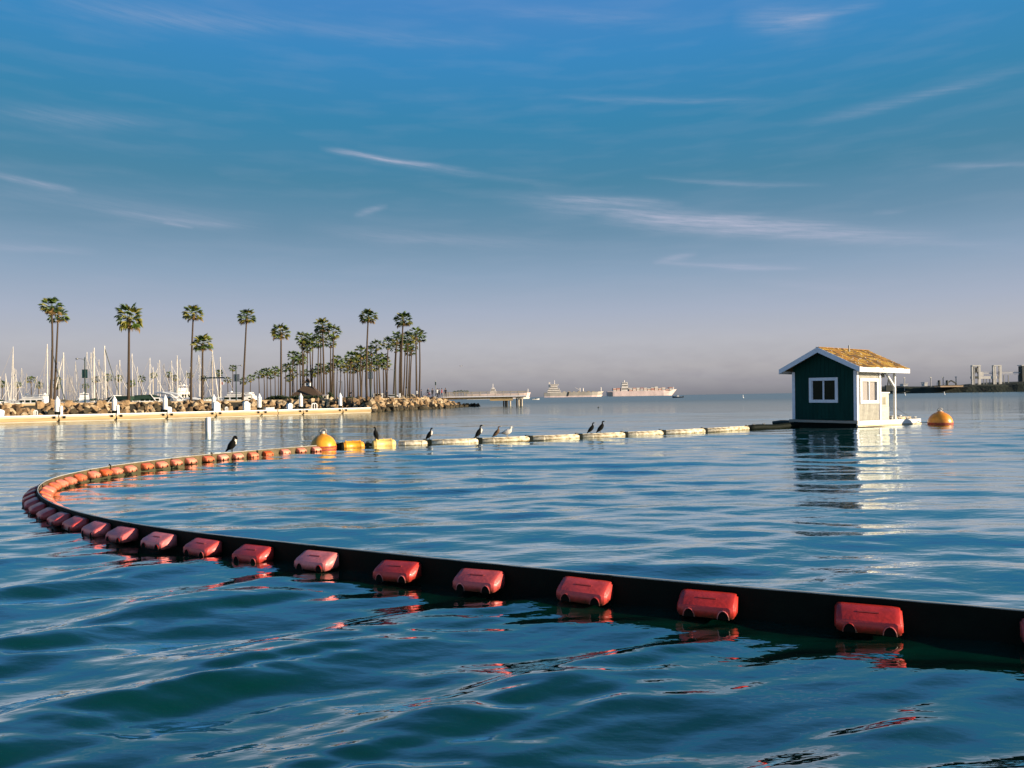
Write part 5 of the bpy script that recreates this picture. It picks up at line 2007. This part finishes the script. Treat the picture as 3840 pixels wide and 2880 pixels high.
def wall_with_hole(name, axis, pos, a0, a1, z0, ztop, hole, m, th=.08, parent=hut, peak=False):
    """wall in plane axis=pos, spanning a0..a1; hole=(h0,h1,hz0,hz1); ztop float"""
    mb = MB()
    h0, h1, hz0, hz1 = hole
    def bx(u0, u1, v0, v1):
        if axis == 'x':
            mb.box(pos, pos + th, u0, u1, v0, v1)
        else:
            mb.box(u0, u1, pos, pos + th, v0, v1)
    bx(a0, h0, z0, ztop)
    bx(h1, a1, z0, ztop)
    bx(h0, h1, z0, hz0)
    bx(h0, h1, hz1, ztop)
    if peak:
        c = (a0 + a1) / 2
        mb._add([(pos, a0, ztop), (pos, a1, ztop), (pos, a1, slope_z(a1) - .02), (pos, c, slope_z(c) - .02), (pos, a0, slope_z(a0) - .02),
                 (pos + th, a0, ztop), (pos + th, a1, ztop), (pos + th, a1, slope_z(a1) - .02), (pos + th, c, slope_z(c) - .02), (pos + th, a0, slope_z(a0) - .02)],
                [(0, 4, 3, 2, 1), (5, 6, 7, 8, 9), (1, 2, 7, 6), (0, 5, 9, 4), (2, 3, 8, 7), (3, 4, 9, 8)])
    return mb.build(name, m, parent)


wall_with_hole('gable_wall', 'x', 0.0, 0.02, W - .02, DZ, 2.60, (1.02, 2.24, 1.24, 2.16), navy, peak=True)
wall_with_hole('side_wall', 'y', 0.0, .082, LW - .001, DZ, 2.60, (.40, 1.70, 1.20, 2.10), cream)
MB().box(LW, LW + .08, 0.0, W, DZ, 2.6).build('porch_wall', navy, hut)
MB().box(.082, LW - .001, W - .08, W, DZ, 2.6).build('rear_wall', navy, hut)
MB().box(LW + .081, LW + .10, 1.2, 2.0, DZ, 2.2).build('door', white, hut)
# vertical battens of the siding
x = .16
while x < LW - .06:
    seg = [(DZ + .01, 2.58)] if (x < .24 or x > 1.86) else [(DZ + .01, 1.05), (2.26, 2.58)]
    for z0, z1 in seg:
        MB().box(x, x + .055, -.016, 0.0, z0, z1).build('siding_batten', mat('cream_batten', (.56, .53, .44), .6), hut)
    x += .103
yb = .16
while yb < W - .1:
    top_ = slope_z(yb) - .06
    segs = [(DZ + .01, top_)] if (yb < .80 or yb > 2.42) else [(DZ + .01, 1.09), (2.31, top_)]
    for z0, z1 in segs:
        MB().box(-.010, 0.0, yb, yb + .19, z0, z1).build('siding_board', navy, hut)
    yb += .2
# corner trims
for (x0, x1, y0, y1) in ((-.03, .0, -.03, .12), (-.03, .12, -.045, -.017), (-.03, .0, W - .12, W + .03), (LW - .02, LW + .12, -.045, -.002)):
    MB().box(x0, x1, y0, y1, DZ, 2.58).build('corner_trim', trimw, hut)


def window(axis, pos, a0, a1, z0, z1, fr, glassm, left_m=None):
    """frame outwards at pos (towards -axis)"""
    w = MB()
    th = .045
    def bx(mb, u0, u1, v0, v1, d0, d1):
        if axis == 'x':
            mb.box(pos - d1, pos - d0, u0, u1, v0, v1)
        else:
            mb.box(u0, u1, pos - d1, pos - d0, v0, v1)
        return mb
    bx(w, a0, a1, z0, z0 + fr, .0, th)
    bx(w, a0, a1, z1 - fr, z1, .0, th)
    bx(w, a0, a0 + fr, z0 + fr, z1 - fr, .0, th)
    bx(w, a1 - fr, a1, z0 + fr, z1 - fr, .0, th)
    f = w.build('window', trimw if axis == 'x' else white, hut)
    c = (a0 + a1) / 2
    bx(MB(), c - .03, c + .03, z0 + fr, z1 - fr, -.03, .015).build('mullion', trimw if axis == 'x' else white, f)
    bx(MB(), a0 + fr - .02, c - .03, z0 + fr - .02, z1 - fr + .02, -.05, -.035).build('pane', glassm, f)
    bx(MB(), c + .03, a1 - fr + .02, z0 + fr - .02, z1 - fr + .02, -.065, -.05).build('pane', glassm, f)
    for (u0, u1) in ((a0 + fr, a0 + fr + .03), (c + .03, c + .055), (a1 - fr - .03, a1 - fr)):
        bx(MB(), u0, u1, z0 + fr, z1 - fr, -.03, -.005).build('sash', trimw if axis == 'x' else white, f)
    return f


window('x', 0.0, .89, 2.37, 1.11, 2.29, .14, dglass)
window('y', -.017, .24, 1.83, 1.07, 2.24, .15, curtainm)
# roof planes
ridge_y = W / 2
for sgn in (-1, 1):
    ye = ridge_y + sgn * (W / 2 + OV)
    z_e, z_r = 2.64, RZ + .02
    x0, x1 = -.45, LP + .42
    mb = MB()
    th = .07
    if sgn < 0:
        vs = [(x0, ye, z_e), (x1, ye, z_e), (x1, ridge_y, z_r), (x0, ridge_y, z_r)]
    else:
        vs = [(x0, ridge_y, z_r), (x1, ridge_y, z_r), (x1, ye, z_e), (x0, ye, z_e)]
    vs2 = [(a, b, c + th) for a, b, c in vs]
    mb._add(vs + vs2, [(3, 2, 1, 0), (4, 5, 6, 7), (0, 1, 5, 4), (1, 2, 6, 5), (2, 3, 7, 6), (3, 0, 4, 7)])
    rf = mb.build('roof', navy if False else shingles[2], hut)
    # shingles, course by course
    slope = math.atan2(z_r - z_e, abs(ye - ridge_y))
    SLn = math.hypot(z_r - z_e, abs(ye - ridge_y))
    nc = 9 if sgn < 0 else 5
    rg = random.Random(3)
    if sgn < 0:
        Mb = Matrix.Translation((x0, ye, z_e + th)) @ Matrix.Rotation(slope, 4, 'X')
    else:
        Mb = Matrix.Translation((x1, ye, z_e + th)) @ Matrix.Rotation(math.pi, 4, 'Z') @ Matrix.Rotation(slope, 4, 'X')
    Lx = x1 - x0
    for c in range(nc):
        v0 = SLn * c / nc
        v1 = SLn * (c + 1) / nc
        u = -rg.uniform(0, .1)
        while u < Lx:
            wsh = rg.uniform(.17, .34) if sgn < 0 else rg.uniform(.5, .9)
            ua, ub = max(0, u), min(Lx, u + wsh - .012)
            if ub - ua > .04:
                lift = rg.uniform(.0, .012) + (.02 if rg.random() < .08 else 0)
                M = Mb @ Matrix.Translation(((ua + ub) / 2, v0 - .03 + rg.uniform(-.015, .015), .006)) @ Matrix.Rotation(-.055 - lift, 4, 'X') @ Matrix.Rotation(rg.uniform(-.03, .03), 4, 'Z')
                hw_ = (ub - ua) / 2
                sh = MB()
                sh.box(-hw_, hw_, 0, (v1 - v0) + .02, 0.014, 0.034, M)
                sh.build('shingle', rg.choice(shingles), rf)
            u += wsh
    if sgn < 0:
        mbd = MB()
        for _ in range(70):
            ux, uv = rg.uniform(.1, Lx - .1), rg.uniform(.08, 1) ** .8 * SLn * .96
            M = Mb @ Matrix.Translation((ux, uv, .052)) @ Matrix.Rotation(rg.uniform(0, 3.1), 4, 'Z') @ Matrix.Rotation(rg.uniform(-.25, .25), 4, 'Y')
            a_, b_ = rg.uniform(.02, .10), rg.uniform(.012, .035)
            mbd._add([(-a_, 0, 0), (0, -b_, .006), (a_, 0, rg.uniform(0, .03)), (0, b_, .006), (0, 0, -.01)], [(0, 1, 2, 3), (0, 4, 1), (1, 4, 2), (2, 4, 3), (3, 4, 0)], M)
        db = mbd.build('shell_debris', dropping, rf)
        db['kind'] = 'stuff'
MB().box(-.46, LP + .43, ridge_y - .1, ridge_y + .1, RZ + .10, RZ + .125).build('ridge_cap', shingles[0], hut)
MB().tube([(1.62, ridge_y - .35, 3.45), (1.62, ridge_y - .35, 3.86)], .035, 8).build('vent_pipe', steel, hut)
# fascias: side and raking boards on the gable
MB().box(-.47, LP + .44, -OV - .035, -OV, 2.50, 2.735).build('fascia', white, hut, bevel=.006)
MB().box(-.47, LP + .44, W + OV, W + OV + .035, 2.50, 2.735).build('fascia', white, hut)
for sgn in (-1, 1):
    ye = ridge_y + sgn * (W / 2 + OV + .03)
    for xx in (-.49, LP + .405):
        zt_e, zt_r = 2.725, RZ + .115
        pts = [(xx, ye, zt_e - .23), (xx, ye, zt_e), (xx, ridge_y, zt_r), (xx, ridge_y, zt_r - .25)]
        vs = pts + [(a + .04, b, c) for a, b, c in pts]
        mb = MB()
        mb._add(vs, [(0, 1, 2, 3), (7, 6, 5, 4), (0, 4, 5, 1), (1, 5, 6, 2), (2, 6, 7, 3), (3, 7, 4, 0)])
        me = mb.mesh('barge_board', trimw)
        fixn(me)
        place('barge_board', me, hut)
# porch
for yy in (.0, W - .1):
    MB().box(LP - .1, LP, yy, yy + .1, DZ, 2.55 if yy < 1 else 2.6).build('porch_post', white, hut, bevel=.006)
    MB().bar((LP - .05, yy + .05, 1.85), (LP - .85, yy + .05, 2.52), .08, .08).build('brace', white, hut)
MB().box(LW + .1, LP, .02, .09, 2.5, 2.6).build('porch_beam', white, hut)
MB().box(LP - .09, LP - .01, .1, W - .1, 2.5, 2.6).build('porch_beam', white, hut)
MB().tube([(1.5, -OV - .04, 2.66), (1.5, -OV - .07, 2.66), (1.5, -OV - .07, 2.6)], .014, 6).build('hook', dark, hut)
MB().box(LW + .5, LW + .75, .12, .3, 2.28, 2.48).build('porch_lamp', dark, hut)
# raft
x = -.12
k = 0
for i in range(26):
    x0 = -.12 + i * (LR + .12) / 26
    MB().box(x0, x0 + (LR + .12) / 26 - .012, -.08, W + .08, .225, .285).build('deck_plank', wood, hut)
MB().box(-.05, LR - .1, .05, W - .05, -.35, .222).build('pontoon', black, hut)
for a, b in ((-.14, 2.7), (2.71, LR + .02)):
    MB().box(a, b, -.125, -.082, .015, .295).build('skirt_board', white, hut, bevel=.006)
    MB().box(a, b, -.15, -.127, .02, .09).build('rub_strake', wood, hut)
MB().box(-.165, -.122, -.13, W + .12, .17, .29).build('skirt_board', mat('weathered_edge_board', (.36, .30, .24), .8, .3, 3, stretch=(8, 1, 8)), hut, bevel=.006)
MB().box(-.14, LR, W + .082, W + .125, .015, .295).build('skirt_board', wood, hut)
MB().box(LR + .022, LR + .06, -.08, W + .08, .05, .295).build('skirt_board', wood, hut)
MB().tube([(LR + .2, .3, .02), (LR + .2, .3, .28)], [.26, .26], 16).build('fender', black, hut, bevel=.03)
MB().tube([(LR + .2, 1.6, .02), (LR + .2, 1.6, .28)], [.26, .26], 16).build('fender', black, hut, bevel=.03)
MB().tube([(-.12, W + .15, .16), (-.3, W + .5, .16), (-.35, W + .9, .1)], .09, 10).build('end_roller', dark, hut)
for xx in (3.75, 4.5, 5.3):
    MB().box(xx - .03, xx + .03, -.03, .03, .287, .36).box(xx - .12, xx + .12, -.025, .025, .36, .40).build('cleat', steel, hut)
MB().box(3.9, 5.4, .25, .35, .287, .40).build('deck_beam', wood, hut)

# things on the raft
HM = hut.rotation_euler.to_matrix().to_4x4()
HM.translation = Vector((HX, HY, 0))


def on_raft(name, label, cat, x, y, z=.287):
    t = thing(name, label, cat, HM @ Vector((x, y, z)), 0)
    t.rotation_euler = hut.rotation_euler
    return t


t = on_raft('storage_locker', 'upright cream storage locker with small grey hatch on the porch', 'locker', 2.12, .12)
lk = mat('locker_cream', (.58, .55, .44), .5)
MB().box(0, .95, 0, .7, 0.0, .62).build('locker_base', lk, t, bevel=.01)
MB().box(.01, .94, .01, .69, .625, 1.25).build('locker_body', lk, t, bevel=.01)
MB().box(-.03, .98, -.03, .73, 1.255, 1.32).build('locker_lid', white, t, bevel=.01)
MB().box(.28, .62, -.012, -.001 + .01, .72, 1.08).build('hatch', mat('olive_grey_panel', (.26, .24, .16), .6), t)
MB().box(.24, .28, -.014, .008, .70, 1.1).build('hatch_frame', white, t)
t = on_raft('black_drum', 'black round drum beside the porch post', 'drum', 3.25, .55)
MB().lathe([(.16, 0), (.19, .06), (.17, .12), (.2, .3), (.17, .48), (.19, .54), (.15, .6)], 16).build('drum_body', black, t)
MB().lathe([(.12, .6), (.12, .62)], 12).build('drum_lid', dark, t)
t = on_raft('rope_coil', 'coiled dark rope lying on the raft right of the porch', 'rope', 4.1, .7)
cp = []
for i in range(90):
    a = i * .28
    r_ = .26 - .0008 * i
    cp.append((r_ * math.cos(a), r_ * math.sin(a), .02 + .0012 * i))
MB().tube(cp, .022, 5).build('rope', dark, t)
for k, (xx, yy, lb) in enumerate(((4.75, .5, 'heap of light mooring hardware on the raft end'), (3.72, .35, 'small white bollard near the porch post foot'))):
    t = on_raft('deck_bollard', lb, 'bollard', xx, yy)
    MB().lathe([(.1, 0), (.06, .03), (.055, .12), (.11, .15), (.1, .18)], 12).build('bollard_head', white, t)
    MB().tube([(-.16, 0, .08), (.16, 0, .08)], .025, 6).build('cross_pin', steel, t)
# mooring line from raft to the orange buoy
a = HM @ Vector((LR + .05, .3, .3))
bq = Vector(b2.location) + Vector((-.5, 0, .12))
t = thing('mooring_line', 'dark mooring line from the raft end to the orange buoy', 'rope', a)
MB().tube([(a.lerp(bq, f) - a) - Vector((0, 0, .12 * math.sin(f * math.pi))) for f in [i / 10 for i in range(11)]], .018, 5).build('line', dark, t)
a = HM @ Vector((LP, .1, .95))
bq = HM @ Vector((LR - .2, .2, .33))
t = thing('tie_line', 'thin line slanting from the porch post to the raft end', 'rope', a)
MB().tube([(a.lerp(bq, f) - a) - Vector((0, 0, .05 * math.sin(f * math.pi))) for f in [i / 6 for i in range(7)]], .009, 5).build('line', dark, t)

# ------------------------------------------------------------------ birds
def bird(kind, pos, yaw, h, label, lean=0.5, preen=False):
    """profile towards local +X"""
    t = thing('cormorant' if kind != 'gull' else 'gull', label, 'bird', pos, yaw, 'birds resting on the boom', s=h)
    if kind == 'gull':
        pts = [(-.62, 0, .34), (-.42, 0, .36), (-.2, 0, .40), (.05, 0, .46), (.24, 0, .58), (.30, 0, .74), (.32, 0, .86), (.42, 0, .88), (.46, 0, .865)]
        rad = [.03, .09, .17, .20, .16, .085, .09, .06, .02]
        beak = [(.45, 0, .87), (.60, 0, .83)]
        eye = (.40, 0, .90)
        m, wm = palef, greyf
    elif preen:
        pts = [(-.45, 0, .05), (-.32, 0, .18), (-.12, 0, .36), (.06, 0, .56), (.12, 0, .74), (.08, 0, .88), (.18, 0, .96), (.27, 0, .88), (.3, 0, .78)]
        rad = [.03, .07, .16, .17, .12, .07, .065, .055, .03]
        beak = [(.3, 0, .79), (.26, 0, .62)]
        eye = (.24, 0, .92)
        m, wm = feather, feather
    else:
        L_ = lean
        pts = [(-.34 * L_ - .1, 0, .02), (-.30 * L_ - .04, 0, .12), (-.14 * L_, 0, .30), (.06 * L_, 0, .48), (.14 * L_ + .02, 0, .64), (.16 * L_, 0, .76), (.15 * L_, 0, .86), (.17 * L_ + .02, 0, .93), (.2 * L_ + .09, 0, .95), (.2 * L_ + .13, 0, .945)]
        rad = [.025, .06, .13, .145, .11, .058, .045, .055, .045, .02]
        beak = [(.2 * L_ + .12, 0, .95), (.2 * L_ + .27, 0, .965)]
        eye = (.2 * L_ + .06, 0, .965)
        m, wm = (brownf, feather) if kind == 'brown' else (feather, feather)
    # refine path
    P = [Vector(p) for p in pts]
    P2, R2 = [], []
    for i in range(len(P) - 1):
        for j in range(3):
            u = j / 3
            P2.append(P[i].lerp(P[i + 1], u))
            R2.append(rad[i] * (1 - u) + rad[i + 1] * u)
    P2.append(P[-1])
    R2.append(rad[-1])
    for _ in range(2):
        P2 = [P2[0]] + [(P2[i - 1] + 2 * P2[i] + P2[i + 1]) / 4 for i in range(1, len(P2) - 1)] + [P2[-1]]
    R2 = [r * (1.28 if r > .07 else 1.12) for r in R2]
    MB().tube(P2, R2, 14, sx=.85).build('body', m, t, smooth=True)
    MB().tube([beak[0], (Vector(beak[0]) + Vector(beak[1])) / 2, Vector(beak[1]) + Vector((0, 0, -.012))], [.022, .017, .008], 8).build('beak', beakm, t, smooth=True)
    for sy in (-1, 1):
        i0, i1 = (3, 0) if kind == 'gull' else (4, 1)
        a, b = Vector(pts[i0]), Vector(pts[i1])
        off = Vector((0, sy * (max(rad) * .72), 0))
        MB().tube([a + off * .8, a.lerp(b, .3) + off * 1.1, a.lerp(b, .7) + off * .9, b + off * .35], [.04, .085, .06, .02], 8, sx=.45).build('wing', wm, t, smooth=True)
        bx = pts[2][0] + .06 if kind != 'gull' else -.05
        MB().tube([(bx, sy * .06, .26 if kind != 'gull' else .28), (bx + .02, sy * .07, .02), (bx + .10, sy * .075, .0)], [.03, .018, .014], 6).build('leg', beakm if kind == 'gull' else dark, t)
        MB().tube([(eye[0], sy * .045, eye[2]), (eye[0], sy * .052, eye[2])], .012, 6).build('eye', black, t)
    if kind == 'breast' or preen:
        a, b = Vector(pts[3]), Vector(pts[4])
        MB().tube([Vector(pts[2]) + Vector((.07, 0, -.02)), a + Vector((.065, 0, 0)), b + Vector((.05, 0, 0)), Vector(pts[5]) + Vector((.02, 0, 0))], [.08, .145, .12, .05], 10, sx=.9).build('breast', palef, t, smooth=True)
    if kind == 'gull':
        MB().tube([(-.80, 0, .335), (-.5, 0, .37)], [.03, .05], 6).build('tail', feather, t)
    return t


def perch(px, wl, z):
    p = at_z(px, wl, 0)
    p.y += .13
    p.z = z
    return p


def on_line(a, b, px):
    k = (px - 1920) / 2880
    dr = b - a
    s = (k * a.y - a.x) / (dr.x - k * dr.y)
    return a + dr * s


def pipe_perch(px):
    for a, b in zip(jp, jp[1:]):
        q = on_line(a, b, px)
        if a.x - .01 <= q.x <= b.x + .01:
            return Vector((q.x, q.y, .178))
    return Vector((q.x, q.y, .178))


q = perch(1408, 1677, .225)
bird('cormorant', q, R(175), .46, 'black cormorant standing upright on the faded yellow drum, head turned left', .25)
bird('breast', pipe_perch(1608), R(-8), .42, 'cormorant with pale breast on the joint right of the yellow drums', .75)
bird('breast', pipe_perch(1793), R(5), .47, 'tall pale throated cormorant on the second pipe joint', .7)
bird('brown', pipe_perch(1860), R(0), .40, 'brown cormorant crouching left of the gull', .95)
bird('gull', pipe_perch(1900), R(2), .40, 'grey and white gull beside the brown cormorant')
bird('cormorant', pipe_perch(2214), R(-5), .42, 'left of the pair of black cormorants on the fifth pipe', .85)
bird('cormorant', pipe_perch(2250), R(0), .47, 'right of the pair of black cormorants, head stretched up', .85)
i = min(range(len(bpath)), key=lambda k: abs(bpath[k].x / bpath[k].y * 2880 + 1920 - 868) + (1000 if bcum[k] < ns[-1] else 0))
q = bpath[i]
bird('cormorant', Vector((q.x, q.y, BT)), R(-10), .46, 'preening cormorant with white breast on the red float boom', .6, preen=True)
# distant gulls in flight
for x, y, lb in ((1728, 1373, 'tiny gull in flight left of the ships'), (3389, 1395, 'tiny gull in flight right of the hut roof')):
    p = at_d(x, y, 130)
    t = thing('flying_gull', lb, 'bird', p)
    MB().tube([(-.2, 0, 0), (0, 0, .01), (.22, 0, .02)], [.02, .06, .015], 8).build('body', palef, t)
    for sy in (-1, 1):
        MB().prism([(0, .02), (.16 * sy, .14), (.34 * sy, .06), (.16 * sy, .10)], -.05, .05).build('wing', greyf, t)
# bits tied to the far branch of the boom
for x, y, lb in ((407, 1760, 'dark and white tether knot on the boom between the eleventh and twelfth far floats'), (788, 1712, 'short dark tether stub on the boom right of the preening bird')):
    i = min(range(len(bpath)), key=lambda k: abs(bpath[k].x / bpath[k].y * 2880 + 1920 - x) + (1000 if bcum[k] < ns[-1] else 0))
    q = bpath[i]
    t = thing('tether', lb, 'tether', (q.x, q.y, BT), s=.6)
    MB().tube([(-.06, 0, .0), (-.01, 0, .07), (.03, 0, .03), (.03, -.05, -.1)], [.02, .03, .025, .02], 6).build('knot', black, t)
    MB().box(-.07, -.02, -.02, .02, .02, .06).build('tag', white, t)
print('objects', len(bpy.data.objects))
